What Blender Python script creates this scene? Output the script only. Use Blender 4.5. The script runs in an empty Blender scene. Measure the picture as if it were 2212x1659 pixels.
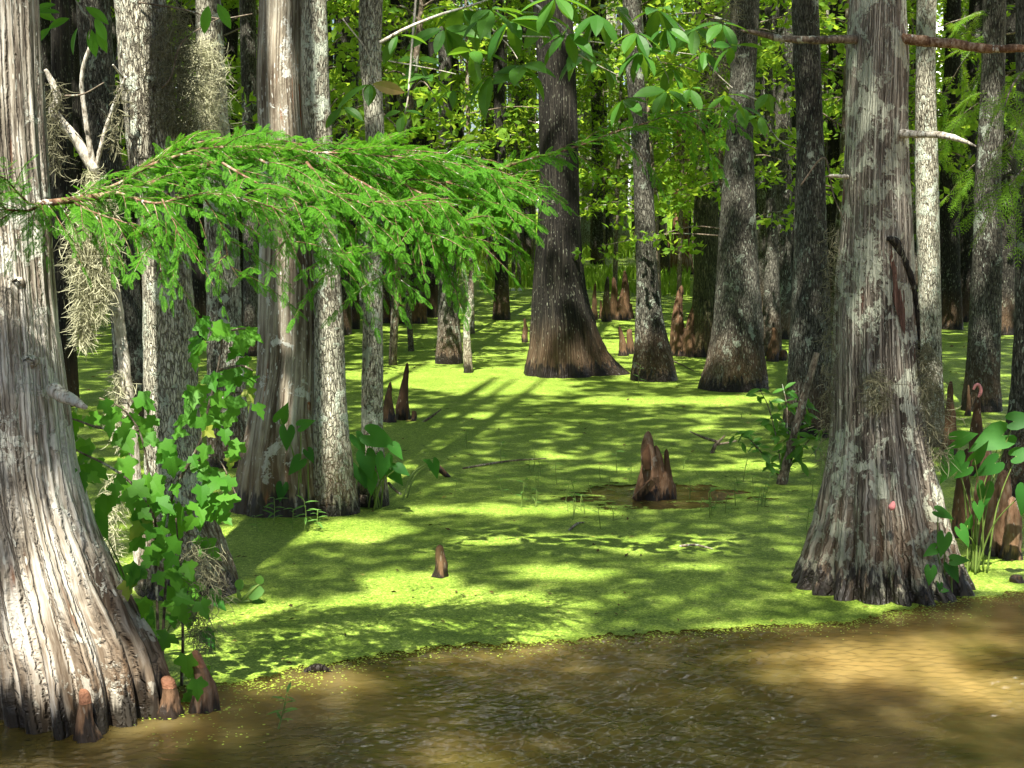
import bpy, math
import numpy as np
from mathutils import Vector

rng = np.random.default_rng(11)
PI = math.pi
sc = bpy.context.scene
COL = sc.collection

# ------------------------------------------------------------------ camera
FPX = 3508.0            # focal length in units of a 2212 x 1659 picture
CX, CY, HOR = 1106.0, 829.5, 425.0
CH = 2.4                # eye height over the water
TH = math.atan((CY - HOR) / FPX)
FWD = np.array([0, math.cos(TH), -math.sin(TH)])
UPV = np.array([0, math.sin(TH), math.cos(TH)])
cam_d = bpy.data.cameras.new('camera')
cam = bpy.data.objects.new('camera', cam_d)
COL.objects.link(cam)
cam.location = (0, 0, CH)
cam.rotation_euler = (PI / 2 - TH, 0, 0)
cam_d.sensor_width = 36.0
cam_d.lens = 36.0 * FPX / 2212.0
cam_d.clip_start = 0.05
cam_d.clip_end = 2000
sc.camera = cam


def ray(px, py):
    return FWD + np.array([(px - CX) / FPX, 0, 0]) + UPV * ((CY - py) / FPX)


def W(px, py, Y):
    d = ray(px, py)
    return np.array([0, 0, CH]) + d * (Y / d[1])


def G(px, py, z=0.0):
    d = ray(px, py)
    return np.array([0, 0, CH]) + d * ((CH - z) / -d[2])


def mpp(Y):             # metres per picture unit at depth Y
    return Y / FPX


def to_px(P):
    q = P - np.array([0, 0, CH])
    w = q @ FWD
    w = np.where(w > 0.01, w, 0.01)
    return CX + FPX * q[..., 0] / w, CY - FPX * (q @ UPV) / w


# ------------------------------------------------------------------ noise
def vnoise(P, seed=0):
    P = np.asarray(P, float)
    i = np.floor(P).astype(np.int64)
    f = P - i
    u = f * f * f * (f * (f * 6 - 15) + 10)

    def h(a, b, c):
        n = (a * 374761393 + b * 668265263 + c * 1274126177 + seed * 974634541) & 0xffffffff
        n = ((n ^ (n >> 13)) * 1274126177) & 0xffffffff
        n = ((n ^ (n >> 16)) * 2246822519) & 0xffffffff
        return ((n ^ (n >> 15)) & 0xffff) / 65535.0
    x, y, z = i[..., 0], i[..., 1], i[..., 2]
    r = 0
    for dx in (0, 1):
        wx = u[..., 0] if dx else 1 - u[..., 0]
        for dy in (0, 1):
            wy = u[..., 1] if dy else 1 - u[..., 1]
            for dz in (0, 1):
                wz = u[..., 2] if dz else 1 - u[..., 2]
                r = r + wx * wy * wz * h(x + dx, y + dy, z + dz)
    return r * 2 - 1


def fbm(P, o=3, seed=0):
    P = np.asarray(P, float)
    a, s, t = 1.0, 0, 0
    for k in range(o):
        s = s + a * vnoise(P * (2.03 ** k), seed + k * 17)
        t += a
        a *= .5
    return s / t


def unit(v):
    v = np.asarray(v, float)
    return v / np.maximum(np.linalg.norm(v, axis=-1, keepdims=True), 1e-9)


# ------------------------------------------------------------------ mesh building
def flist(F):
    if isinstance(F, list) and F and np.ndim(F[0]) == 2:
        return F
    return [F]


class MB:
    def __init__(s):
        s.V, s.F, s.n, s.A = [], {}, 0, []

    def add(s, V, F, A=None):
        V = np.asarray(V, float).reshape(-1, 3)
        s.A.append(V if A is None else np.asarray(A, float).reshape(-1, 3))
        for f in flist(F):
            f = np.asarray(f, np.int64)
            if f.size:
                s.F.setdefault(f.shape[1], []).append(f + s.n)
        s.V.append(V)
        s.n += len(V)
        return s

    def mesh(s, name, origin=(0, 0, 0), smooth=True, mat=None):
        V = np.concatenate(s.V) - np.asarray(origin, float)
        me = bpy.data.meshes.new(name)
        fs = [(k, np.concatenate(v)) for k, v in s.F.items()]
        nl = sum(k * len(f) for k, f in fs)
        npoly = sum(len(f) for k, f in fs)
        me.vertices.add(len(V))
        me.vertices.foreach_set('co', V.astype(np.float32).ravel())
        me.loops.add(nl)
        me.loops.foreach_set('vertex_index', np.concatenate([f.ravel() for k, f in fs]).astype(np.int32))
        me.polygons.add(npoly)
        tot = np.concatenate([np.full(len(f), k) for k, f in fs]).astype(np.int32)
        st = np.concatenate([[0], np.cumsum(tot)[:-1]]).astype(np.int32)
        me.polygons.foreach_set('loop_start', st)
        me.polygons.foreach_set('loop_total', tot)
        me.polygons.foreach_set('use_smooth', np.full(npoly, smooth))
        if mat:
            me.materials.append(mat)
            if mat.name.startswith('bark'):      # where a point of bark sits on the unflared stem: grain runs along this
                at_ = me.attributes.new('bark', 'FLOAT_VECTOR', 'POINT')
                at_.data.foreach_set('vector', np.concatenate(s.A).astype(np.float32).ravel())
        me.update(calc_edges=True)
        me.validate()
        return me


def stamp(mb, TV, TF, P, R, S):
    """copies of a small template: P (n,3), R (n,3,3) columns are axes, S (n) or (n,3)"""
    TV = np.asarray(TV, float)
    n, k = len(P), len(TV)
    if n == 0:
        return
    S = np.asarray(S, float)
    if S.ndim == 1:
        S = S[:, None]
    T = TV[None] * (S[:, None, :] if S.shape[1] == 3 else S[:, None, :])
    X = np.einsum('nij,nkj->nki', R, T) + np.asarray(P)[:, None]
    fl = []
    for f in flist(TF):
        f = np.asarray(f)
        fl.append((f[None] + (np.arange(n) * k)[:, None, None]).reshape(-1, f.shape[1]))
    mb.add(X.reshape(-1, 3), fl)


def frame(d, n):
    d = unit(d)
    n = np.asarray(n, float)
    y = unit(np.cross(n, d))
    z = np.cross(d, y)
    return np.stack([d, y, z], axis=-1)


def spline(P, n):
    """Catmull-Rom through rows of P (any dimension), n samples"""
    P = np.asarray(P, float)
    if len(P) == 2:
        t = np.linspace(0, 1, n)[:, None]
        return P[0] * (1 - t) + P[1] * t
    Q = np.vstack([2 * P[0] - P[1], P, 2 * P[-1] - P[-2]])
    d = np.linalg.norm(np.diff(P[:, :3], axis=0), axis=1)
    c = np.concatenate([[0], np.cumsum(d)])
    u = np.linspace(0, c[-1], n)
    i = np.clip(np.searchsorted(c, u, 'right') - 1, 0, len(P) - 2)
    t = ((u - c[i]) / np.maximum(d[i], 1e-9))[:, None]
    a, b, e, g = Q[i], Q[i + 1], Q[i + 2], Q[i + 3]
    return .5 * (2 * b + (e - a) * t + (2 * a - 5 * b + 4 * e - g) * t * t + (3 * b - a - 3 * e + g) * t ** 3)


def tube(mb, P, r, seg=8, bump=0.0, n=None, seed=0):
    P = np.asarray(P, float)
    r = np.broadcast_to(np.asarray(r, float), (len(P),)) if np.ndim(r) == 0 or len(np.atleast_1d(r)) == len(P) else np.interp(np.linspace(0, 1, len(P)), np.linspace(0, 1, len(r)), r)
    if n:
        q = spline(np.column_stack([P, r]), n)
        P, r = q[:, :3], np.maximum(q[:, 3], 1e-4)
    t = unit(np.gradient(P, axis=0))
    a = np.array([0, 0, 1.0]) if abs(t[:, 2]).mean() < .8 else np.array([0, 1.0, 0])
    u = unit(np.cross(t, a))
    v = np.cross(t, u)
    th = np.arange(seg) * 2 * PI / seg
    rr = r[:, None] * np.ones(seg)
    if bump:
        q = P[:, None] + (u[:, None] * np.cos(th)[:, None] + v[:, None] * np.sin(th)[:, None]) * rr[..., None]
        rr = rr * (1 + bump * fbm(q * (0.5 / max(r.mean(), 1e-4)) * 1.2, 2, seed))
    X = P[:, None] + u[:, None] * (np.cos(th)[:, None] * rr[:, :, None]) + v[:, None] * (np.sin(th)[:, None] * rr[:, :, None])
    m = len(P)
    i, j = np.meshgrid(np.arange(m - 1), np.arange(seg), indexing='ij')
    j2 = (j + 1) % seg
    F = np.stack([i * seg + j, i * seg + j2, (i + 1) * seg + j2, (i + 1) * seg + j], -1).reshape(-1, 4)
    V = np.vstack([X.reshape(-1, 3), P[:1], P[-1:]])
    jj = np.arange(seg)
    j2 = (jj + 1) % seg
    c0, c1 = m * seg, m * seg + 1
    T = np.vstack([np.stack([np.full(seg, c0), j2, jj], -1), np.stack([np.full(seg, c1), (m - 1) * seg + jj, (m - 1) * seg + j2], -1)])
    mb.add(V, [F, T])


# ------------------------------------------------------------------ scene objects
def base_name(n):
    return n


def thing(name, label, cat, loc, group=None):
    o = bpy.data.objects.new(name, None)
    o.empty_display_size = .1
    COL.objects.link(o)
    o.location = tuple(float(v) for v in loc)
    o['label'] = label
    o['category'] = cat
    if group:
        o['group'] = group
    return o


def part(name, mb, mat, parent, origin, smooth=True, label=None, kind=None):
    o = bpy.data.objects.new(name, mb.mesh(name, origin, smooth, mat))
    COL.objects.link(o)
    o.parent = parent
    if label:
        o['label'] = label
    if kind:
        o['kind'] = kind
    return o


def single(name, mb, mat, label, cat, loc, group=None, smooth=True, kind=None):
    o = bpy.data.objects.new(name, mb.mesh(name, loc, smooth, mat))
    COL.objects.link(o)
    o.location = tuple(float(v) for v in loc)
    if label:
        o['label'] = label
    if cat:
        o['category'] = cat
    if group:
        o['group'] = group
    if kind:
        o['kind'] = kind
    return o


# ------------------------------------------------------------------ materials
class NT:
    def __init__(s, name):
        s.m = bpy.data.materials.new(name)
        s.m.use_nodes = True
        s.t = s.m.node_tree
        s.t.nodes.clear()
        s.out = s.t.nodes.new('ShaderNodeOutputMaterial')
        s.geo = None

    def n(s, typ, **kw):
        x = s.t.nodes.new('ShaderNode' + typ)
        for k, v in kw.items():
            setattr(x, k, v)
        return x

    def set(s, sock, v):
        if isinstance(v, bpy.types.NodeSocket):
            s.t.links.new(v, sock)
        elif isinstance(v, (tuple, list)) and len(v) == 3 and sock.type == 'RGBA':
            sock.default_value = (*v, 1)
        else:
            sock.default_value = v

    def pos(s):
        if not s.geo:
            s.geo = s.n('NewGeometry')
        return s.geo.outputs['Position']

    def isl(s):
        s.pos()
        return s.geo.outputs['Random Per Island']

    def vm(s, a, b, op='MULTIPLY'):
        x = s.n('VectorMath', operation=op)
        s.set(x.inputs[0], a)
        s.set(x.inputs[1], b)
        return x.outputs[0]

    def ma(s, a, b, op='MULTIPLY', clamp=False):
        x = s.n('Math', operation=op, use_clamp=clamp)
        s.set(x.inputs[0], a)
        s.set(x.inputs[1], b)
        return x.outputs[0]

    def noise(s, vec, scale, detail=3, rough=.55, dist=0, col=False):
        x = s.n('TexNoise')
        s.set(x.inputs['Vector'], vec)
        x.inputs['Scale'].default_value = scale
        x.inputs['Detail'].default_value = detail
        x.inputs['Roughness'].default_value = rough
        x.inputs['Distortion'].default_value = dist
        return x.outputs['Color' if col else 'Fac']

    def voro(s, vec, scale, feature='F1', out='Distance', rand=1.0):
        x = s.n('TexVoronoi', feature=feature)
        s.set(x.inputs['Vector'], vec)
        x.inputs['Scale'].default_value = scale
        x.inputs['Randomness'].default_value = rand
        return x.outputs[out]

    def step(s, f, a, b, smooth=True):
        x = s.n('MapRange', interpolation_type='SMOOTHSTEP' if smooth else 'LINEAR')
        s.set(x.inputs['Value'], f)
        x.inputs['From Min'].default_value = a
        x.inputs['From Max'].default_value = b
        return x.outputs[0]

    def ramp(s, f, pts):
        x = s.n('ValToRGB')
        e = x.color_ramp.elements
        while len(e) < len(pts):
            e.new(.5)
        for k, (p, c) in enumerate(pts):
            e[k].position = p
            e[k].color = (*c, 1)
        s.set(x.inputs[0], f)
        return x.outputs[0]

    def mix(s, f, a, b, mode='MIX'):
        x = s.n('Mix', data_type='RGBA', blend_type=mode)
        s.set(x.inputs[0], f)
        s.set(x.inputs[6], a)
        s.set(x.inputs[7], b)
        return x.outputs[2]

    def bump(s, h, strength, dist=.02, normal=None):
        x = s.n('Bump')
        x.inputs['Strength'].default_value = strength
        x.inputs['Distance'].default_value = dist
        s.set(x.inputs['Height'], h)
        if normal:
            s.set(x.inputs['Normal'], normal)
        return x.outputs[0]

    def bsdf(s, col, rough=.8, spec=.3, normal=None, ior=None):
        x = s.n('BsdfPrincipled')
        s.set(x.inputs['Base Color'], col)
        s.set(x.inputs['Roughness'], rough)
        s.set(x.inputs['Specular IOR Level'], spec)
        if ior:
            x.inputs['IOR'].default_value = ior
        if normal:
            s.set(x.inputs['Normal'], normal)
        return x.outputs[0]

    def end(s, sh):
        s.t.links.new(sh, s.out.inputs['Surface'])
        s.m.cycles.emission_sampling = 'NONE'
        return s.m


def bark(name, dark, mid, light, sxy=35, sz=2.5, lich=(.5, .55, .44), lt=.62, cracks=0.0, wet=.1, bump=.6, lscale=9, streak=None, tone=.35, cut=(.36, .5, .66), flk=.36, crz=.27, cst=.75):
    m = NT(name)
    p = m.pos()
    wv = m.noise(p, 2.5, 2, col=True)
    at_ = m.n('Attribute', attribute_name='bark')
    b = at_.outputs['Vector']
    pw = m.vm(b, m.vm(wv, (.05, .05, .05)), 'ADD')
    q = m.vm(pw, (sxy, sxy, sz))
    fib = m.noise(q, 1.0, 6, .68)
    big = m.noise(m.vm(p, (1, 1, .45)), 2.2, 4, .6)
    f2 = m.ma(fib, m.ma(m.ma(big, .5, 'SUBTRACT'), tone), 'ADD')
    col = m.ramp(f2, [(cut[0], dark), (cut[1], mid), (cut[2], light)])
    h = fib
    if cracks:
        pv = m.vm(m.vm(b, m.vm(m.noise(b, 22, 3, col=True), (.035, .035, .06) if crz > .1 else (.022, .022, .3)), 'ADD'), (cracks, cracks, cracks * crz))
        e = m.voro(pv, 1.0, 'DISTANCE_TO_EDGE')
        c = m.step(e, .0, .16)
        col = m.mix(c, m.mix(cst, col, dark, 'MIX'), col)
        h = m.ma(m.ma(fib, .5), m.ma(c, .6), 'ADD')
    if streak:
        sfac = m.step(m.noise(m.vm(b, (14, 14, 1.6)), 1.0, 3), .63, .72)
        col = m.mix(sfac, col, streak)
    # crusty lichen in blotches of its own shape
    l1 = m.noise(m.vm(p, (1, 1, .75)), lscale, 7, .62, .6)
    l2 = m.noise(p, 1.9, 2)
    lf = m.step(m.ma(m.ma(l1, m.ma(m.ma(l2, .5, 'SUBTRACT'), .45), 'ADD'), m.ma(m.ma(m.noise(p, 60, 3, .7), .5, 'SUBTRACT'), .22), 'ADD'), lt, lt + .03)
    lc = m.mix(m.noise(p, 70, 3), tuple(v * .72 for v in lich), tuple(min(1, v * 1.25) for v in lich))
    col = m.mix(m.ma(lf, .85), col, lc)
    h = m.ma(h, m.ma(lf, .25), 'ADD')
    fv = m.vm(m.vm(b, m.vm(wv, (.2, .2, .2)), 'ADD'), (30, 30, 9))
    fk = m.ma(1.0, m.step(m.ma(m.voro(fv, 1.0), m.ma(m.noise(p, 5, 2), .42), 'ADD'), flk, flk + .05), 'SUBTRACT')
    col = m.mix(m.ma(fk, .8), col, tuple(v * 1.0 for v in lich))
    # water stain round the foot
    z = m.n('SeparateXYZ')
    m.set(z.inputs[0], p)
    st = m.noise(m.vm(p, (28, 28, 2.0)), 1.0, 4)
    zz = m.ma(z.outputs[2], m.ma(m.ma(st, .5, 'SUBTRACT'), -.5), 'ADD')
    wf = m.ma(1.0, m.step(zz, wet - .04, wet + .04), 'SUBTRACT')
    col = m.mix(m.ma(m.ma(1.0, m.step(zz, wet, wet + .75), 'SUBTRACT'), .5), col, (.15, .09, .045))
    col = m.mix(m.ma(wf, .93), col, (.014, .011, .008))
    rough = m.ma(.92, m.ma(wf, .55), 'SUBTRACT')
    nb = m.bump(h, bump, .02)
    return m.end(m.bsdf(col, rough, .25, nb))


def leafmat(name, c1, c2, trans=.4, tcol=None, rough=.45, spec=.4, dead=None):
    m = NT(name)
    r = m.isl()
    col = m.mix(r, c1, c2)
    if dead:
        col = m.mix(m.step(r, dead[0], dead[0] + .01), col, dead[1])
    b = m.bsdf(col, rough, spec)
    if trans:
        t = m.n('BsdfTranslucent')
        tc = tcol or tuple(min(1, v * 2.2) for v in c2)
        m.set(t.inputs[0], m.mix(r, tuple(v * .75 for v in tc), tc))
        x = m.n('MixShader')
        x.inputs[0].default_value = trans
        m.t.links.new(b, x.inputs[1])
        m.t.links.new(t.outputs[0], x.inputs[2])
        b = x.outputs[0]
    return m.end(b)


MAT = {}
MAT['cypress_warm'] = bark('bark_cypress_warm', (.055, .042, .03), (.32, .28, .215), (.70, .67, .58), 30, 1.8, (.62, .62, .52), .565, cracks=26, crz=.02, cst=.22, wet=.15, bump=1.0, streak=(.16, .07, .035), tone=.7, cut=(.38, .51, .66))
MAT['cypress_grey'] = bark('bark_cypress_grey', (.045, .036, .026), (.28, .245, .19), (.54, .51, .42), 46, 2.0, (.55, .575, .44), .50, cracks=36, crz=.028, cst=.6, wet=.14, bump=1.0, lscale=9, streak=(.13, .06, .04), tone=.35, cut=(.37, .5, .64))
MAT['cypress_peeled'] = bark('bark_cypress_peeled', (.07, .05, .032), (.29, .25, .185), (.48, .45, .36), 22, 1.0, (.56, .56, .50), .58, cracks=17, crz=.03, cst=.4, wet=.17, bump=.6, lscale=5, streak=(.30, .10, .03), tone=.8)
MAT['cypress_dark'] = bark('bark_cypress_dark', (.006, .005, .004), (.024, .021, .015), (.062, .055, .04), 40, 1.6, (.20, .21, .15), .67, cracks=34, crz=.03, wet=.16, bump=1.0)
MAT['tupelo_pale'] = bark('bark_tupelo_pale', (.06, .05, .033), (.40, .38, .285), (.66, .64, .50), 46, 16, (.56, .61, .48), .56, cracks=46, wet=.1, bump=.9, lscale=12, tone=.5)
MAT['tupelo'] = bark('bark_tupelo', (.014, .012, .009), (.085, .08, .06), (.23, .22, .175), 46, 13, (.33, .37, .29), .615, cracks=44, wet=.13, bump=1.0, lscale=10, tone=.45)
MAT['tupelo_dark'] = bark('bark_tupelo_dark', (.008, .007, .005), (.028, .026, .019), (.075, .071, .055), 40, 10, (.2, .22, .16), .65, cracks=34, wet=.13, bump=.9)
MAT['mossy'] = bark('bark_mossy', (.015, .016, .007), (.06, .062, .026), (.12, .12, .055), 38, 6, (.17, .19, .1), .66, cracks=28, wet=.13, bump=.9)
MAT['rotten'] = bark('bark_rotten', (.05, .018, .008), (.26, .12, .05), (.52, .40, .27), 22, 1.2, (.5, .45, .35), .72, wet=.06, bump=1.0, tone=.8)
MAT['scar'] = bark('bark_scar', (.05, .025, .017), (.16, .085, .058), (.25, .16, .12), 50, 2, (.4, .4, .3), .8, cracks=36, crz=.03, wet=-1, bump=.8)
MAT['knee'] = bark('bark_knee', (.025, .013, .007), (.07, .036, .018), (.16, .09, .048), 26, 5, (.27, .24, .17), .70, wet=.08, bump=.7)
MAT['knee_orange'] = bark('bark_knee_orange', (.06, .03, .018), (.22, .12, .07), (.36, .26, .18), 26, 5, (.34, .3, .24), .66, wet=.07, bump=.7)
MAT['deadwood'] = bark('bark_deadwood', (.10, .08, .055), (.45, .41, .33), (.72, .69, .6), 60, 16, (.5, .52, .45), .62, wet=-1, bump=.5)
MAT['twig'] = bark('bark_twig', (.04, .03, .02), (.13, .1, .07), (.27, .23, .17), 40, 20, (.35, .38, .3), .6, wet=-1, bump=.4)
MAT['redtwig'] = bark('bark_red_twig', (.06, .03, .016), (.16, .09, .05), (.36, .28, .2), 40, 20, (.45, .45, .4), .62, wet=-1, bump=.4)
m = NT('knee_tip')
MAT['knee_tip'] = m.end(m.bsdf(m.mix(m.noise(m.pos(), 40, 4), (.25, .10, .05), (.36, .18, .10)), .7, .3, m.bump(m.noise(m.pos(), 60, 4), .6)))

MAT['needle'] = leafmat('cypress_needles', (.035, .14, .01), (.11, .29, .022), .42, (.19, .52, .03), .6, .10)
MAT['needle_far'] = leafmat('cypress_needles_far', (.08, .19, .015), (.15, .3, .025), .45, (.36, .58, .04), .6, .12)
MAT['maple'] = leafmat('maple_leaf', (.038, .15, .012), (.085, .235, .02), .42, (.20, .50, .03), .55, .2, (.96, (.2, .22, .03)))
MAT['bay'] = leafmat('bay_leaf', (.028, .10, .014), (.06, .165, .022), .34, (.26, .52, .03), .48, .22, (.97, (.25, .13, .06)))
MAT['under'] = leafmat('understory_leaf', (.05, .14, .012), (.15, .27, .025), .5, (.54, .76, .06), .6, .15)
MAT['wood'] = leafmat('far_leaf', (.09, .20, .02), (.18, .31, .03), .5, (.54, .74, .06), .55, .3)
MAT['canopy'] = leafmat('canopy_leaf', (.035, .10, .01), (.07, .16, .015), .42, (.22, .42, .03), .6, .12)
MAT['ear'] = leafmat('elephant_ear_leaf', (.018, .085, .014), (.04, .15, .022), .35, (.18, .5, .03), .5, .12)
MAT['weed'] = leafmat('weed_leaf', (.06, .15, .03), (.12, .25, .05), .35, (.25, .5, .06), .5, .3)
MAT['grass'] = leafmat('marsh_grass_leaf', (.14, .27, .025), (.24, .39, .04), .45, (.5, .72, .07), .6, .15)
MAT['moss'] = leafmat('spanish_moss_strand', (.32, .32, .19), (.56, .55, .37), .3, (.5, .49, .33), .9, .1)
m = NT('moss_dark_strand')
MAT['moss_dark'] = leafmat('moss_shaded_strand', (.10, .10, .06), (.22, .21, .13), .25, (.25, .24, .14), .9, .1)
m = NT('green_stem')
MAT['stem'] = m.end(m.bsdf(m.mix(m.noise(m.pos(), 30, 2), (.09, .16, .03), (.2, .26, .06)), .5, .3))
m = NT('snail_egg_pink')
MAT['egg'] = m.end(m.bsdf(m.mix(m.noise(m.pos(), 160, 2), (.75, .2, .2), (.85, .38, .36)), .6, .3, m.bump(m.voro(m.pos(), 220), .6, .004)))
m = NT('white_petal')
MAT['white'] = m.end(m.bsdf(m.mix(m.noise(m.pos(), 30, 2), (.75, .74, .68), (.85, .84, .8)), .6, .3))
m = NT('turtle_shell')
MAT['shell'] = m.end(m.bsdf(m.mix(m.step(m.voro(m.pos(), 18, 'DISTANCE_TO_EDGE'), .02, .08), (.03, .03, .02), (.012, .013, .01)), .6, .2))
m = NT('turtle_skin')
MAT['skin'] = m.end(m.bsdf(m.mix(m.step(m.noise(m.vm(m.pos(), (80, 10, 80)), 1, 2), .5, .6), (.03, .035, .02), (.12, .12, .03)), .5, .4))

# water: murky brown body under a clear rippled surface
m = NT('swamp_water')
p = m.pos()
silt_and_sun = m.noise(m.vm(p, (1.0, 1.0, 1)), .55, 4, .6, .8)
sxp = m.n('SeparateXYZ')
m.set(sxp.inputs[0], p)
silt_and_sun = m.ma(silt_and_sun, m.ma(m.step(sxp.outputs[0], .6, 2.2), .17), 'ADD')  # tan lift towards the right: sunlight painted into the water colour
col = m.ramp(silt_and_sun, [(.3, (.032, .030, .005)), (.5, (.068, .052, .011)), (.76, (.25, .17, .055))])
nb = m.bump(m.noise(m.vm(p, (.8, 1.2, 1)), 42, 2, .5), .5, .004)
df = m.n('SubsurfaceScattering', falloff='BURLEY')
m.set(df.inputs['Color'], col)
cv = m.n('CombineXYZ')
cv.inputs[2].default_value = 1.0
m.set(df.inputs['Normal'], cv.outputs[0])
df.inputs['Scale'].default_value = .5
df.inputs['Radius'].default_value = (1.0, .8, .45)
gl = m.n('BsdfGlossy')
gl.inputs['Roughness'].default_value = .03
m.set(gl.inputs['Normal'], nb)
fr = m.n('Fresnel')
fr.inputs['IOR'].default_value = 1.45
m.set(fr.inputs['Normal'], nb)
x = m.n('MixShader')
m.t.links.new(fr.outputs[0], x.inputs[0])
m.t.links.new(df.outputs[0], x.inputs[1])
m.t.links.new(gl.outputs[0], x.inputs[2])
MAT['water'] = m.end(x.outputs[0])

# duckweed: a skin of tiny floating leaves, broken into open water round the split knee
m = NT('duckweed')
p = m.pos()
g1 = m.ma(m.ma(m.noise(p, 80, 2, .75), .5), m.ma(m.voro(p, 120, 'F1', 'Color'), .5), 'ADD')
g2 = m.noise(p, 24, 5, .72)
g3 = m.noise(p, 2.2, 4, .6)
g = m.ma(m.ma(m.ma(g1, .5), m.ma(g2, .3), 'ADD'), m.ma(g3, .2), 'ADD')
col = m.ramp(g, [(.33, (.025, .045, .006)), (.43, (.10, .18, .014)), (.56, (.235, .335, .04)), (.69, (.54, .62, .17))])
spk = m.ma(1.0, m.step(m.voro(p, 11, 'F1'), .10, .22), 'SUBTRACT')
gate = m.step(m.noise(p, 1.1, 3), .5, .62)
col = m.mix(m.ma(m.ma(spk, gate), .85), col, (.03, .04, .008))
dw = m.bsdf(col, .6, .25, m.bump(m.ma(g1, m.ma(g2, 1.2), 'ADD'), .7, .012))
c0 = G(1420, 1072)
dv = m.vm(m.vm(p, tuple(c0), 'SUBTRACT'), (1 / 1.0, 1 / .75, 0))
ln = m.n('VectorMath', operation='LENGTH')
m.set(ln.inputs[0], dv)
hole = m.ma(ln.outputs['Value'], m.ma(m.ma(m.noise(m.vm(p, (1, 1.3, 1)), 3.2, 6, .68), .5, 'SUBTRACT'), 2.6), 'ADD')
hf = m.ma(m.step(hole, .62, .72), m.step(m.noise(m.vm(p, (.8, 1, 1)), 1.5, 7, .72), .285, .32))
tr = m.n('BsdfTransparent')
x = m.n('MixShader')
m.t.links.new(hf, x.inputs[0])
m.t.links.new(tr.outputs[0], x.inputs[1])
m.t.links.new(dw, x.inputs[2])
MAT['duckweed'] = m.end(x.outputs[0])
MAT['flake'] = leafmat('duckweed_flake', (.2, .29, .03), (.36, .45, .06), .2, (.3, .5, .05), .6, .25)

# ------------------------------------------------------------------ light
SUN_EL = math.radians(60)
SUN_AZ = math.atan2(-.16, -.99)          # from the left and a little from behind the camera
SUN = np.array([math.sin(SUN_AZ) * math.cos(SUN_EL), math.cos(SUN_AZ) * math.cos(SUN_EL), math.sin(SUN_EL)])
wd = bpy.data.worlds.new('World')
sc.world = wd
wd.use_nodes = True
nt = wd.node_tree
bg = nt.nodes['Background']
sky = nt.nodes.new('ShaderNodeTexSky')
sky.sky_type = 'NISHITA'
sky.sun_disc = False
sky.sun_elevation = SUN_EL
sky.sun_rotation = SUN_AZ
sky.dust_density = 1.5
sky.ozone_density = 0.0
sky.air_density = .7
nt.links.new(sky.outputs[0], bg.inputs[0])
bg.inputs[1].default_value = .05
# unseen clouds, added so the ripples mirror bright glints
tc = nt.nodes.new('ShaderNodeTexCoord')
sx = nt.nodes.new('ShaderNodeSeparateXYZ')
nt.links.new(tc.outputs['Generated'], sx.inputs[0])
dv_ = nt.nodes.new('ShaderNodeVectorMath')
dv_.operation = 'DIVIDE'
mz = nt.nodes.new('ShaderNodeMath')
mz.operation = 'MAXIMUM'
mz.inputs[1].default_value = .12
nt.links.new(sx.outputs[2], mz.inputs[0])
nt.links.new(tc.outputs['Generated'], dv_.inputs[0])
nt.links.new(mz.outputs[0], dv_.inputs[1])
cn = nt.nodes.new('ShaderNodeTexNoise')
cn.inputs['Scale'].default_value = 1.7
cn.inputs['Detail'].default_value = 6
nt.links.new(dv_.outputs[0], cn.inputs['Vector'])
cm = nt.nodes.new('ShaderNodeMapRange')
cm.interpolation_type = 'SMOOTHSTEP'
cm.inputs[1].default_value = .51
cm.inputs[2].default_value = .60
nt.links.new(cn.outputs['Fac'], cm.inputs[0])
bg2 = nt.nodes.new('ShaderNodeBackground')
bg2.inputs[0].default_value = (1, .98, .95, 1)
bg2.inputs[1].default_value = 1.9
mxw = nt.nodes.new('ShaderNodeMixShader')
glint_clouds = nt.nodes.new('ShaderNodeMapRange')      # limits the added clouds to the sky ahead, which the ripples mirror
glint_clouds.interpolation_type = 'SMOOTHSTEP'
glint_clouds.inputs[1].default_value = .38
glint_clouds.inputs[2].default_value = .55
nt.links.new(sx.outputs[1], glint_clouds.inputs[0])
mb_ = nt.nodes.new('ShaderNodeMath')
mb_.operation = 'MULTIPLY'
nt.links.new(cm.outputs[0], mb_.inputs[0])
nt.links.new(glint_clouds.outputs[0], mb_.inputs[1])
nt.links.new(mb_.outputs[0], mxw.inputs[0])
nt.links.new(bg.outputs[0], mxw.inputs[1])
nt.links.new(bg2.outputs[0], mxw.inputs[2])
nt.links.new(mxw.outputs[0], nt.nodes['World Output'].inputs[0])
sd = bpy.data.lights.new('sun', 'SUN')
sd.energy = 5.0
sd.angle = math.radians(.5)
sd.color = (1, .95, .85)
so = bpy.data.objects.new('sun', sd)
COL.objects.link(so)
so.rotation_euler = Vector(tuple(-SUN)).to_track_quat('-Z', 'Y').to_euler()
so.location = tuple(SUN * 60)
sc.view_settings.view_transform = 'Standard'
sc.view_settings.look = 'None'
sc.view_settings.exposure = 1.72
sc.view_settings.gamma = 1
sc.view_settings.use_curve_mapping = False
cy = sc.cycles
cy.max_bounces = 8
cy.diffuse_bounces = 4
cy.glossy_bounces = 3
cy.transmission_bounces = 4
cy.transparent_max_bounces = 6
cy.caustics_reflective = False
cy.caustics_refractive = False
cy.sample_clamp_indirect = 6
cy.use_denoising = True
try:
    cy.denoiser = 'OPENIMAGEDENOISE'
except Exception:
    pass

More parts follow.
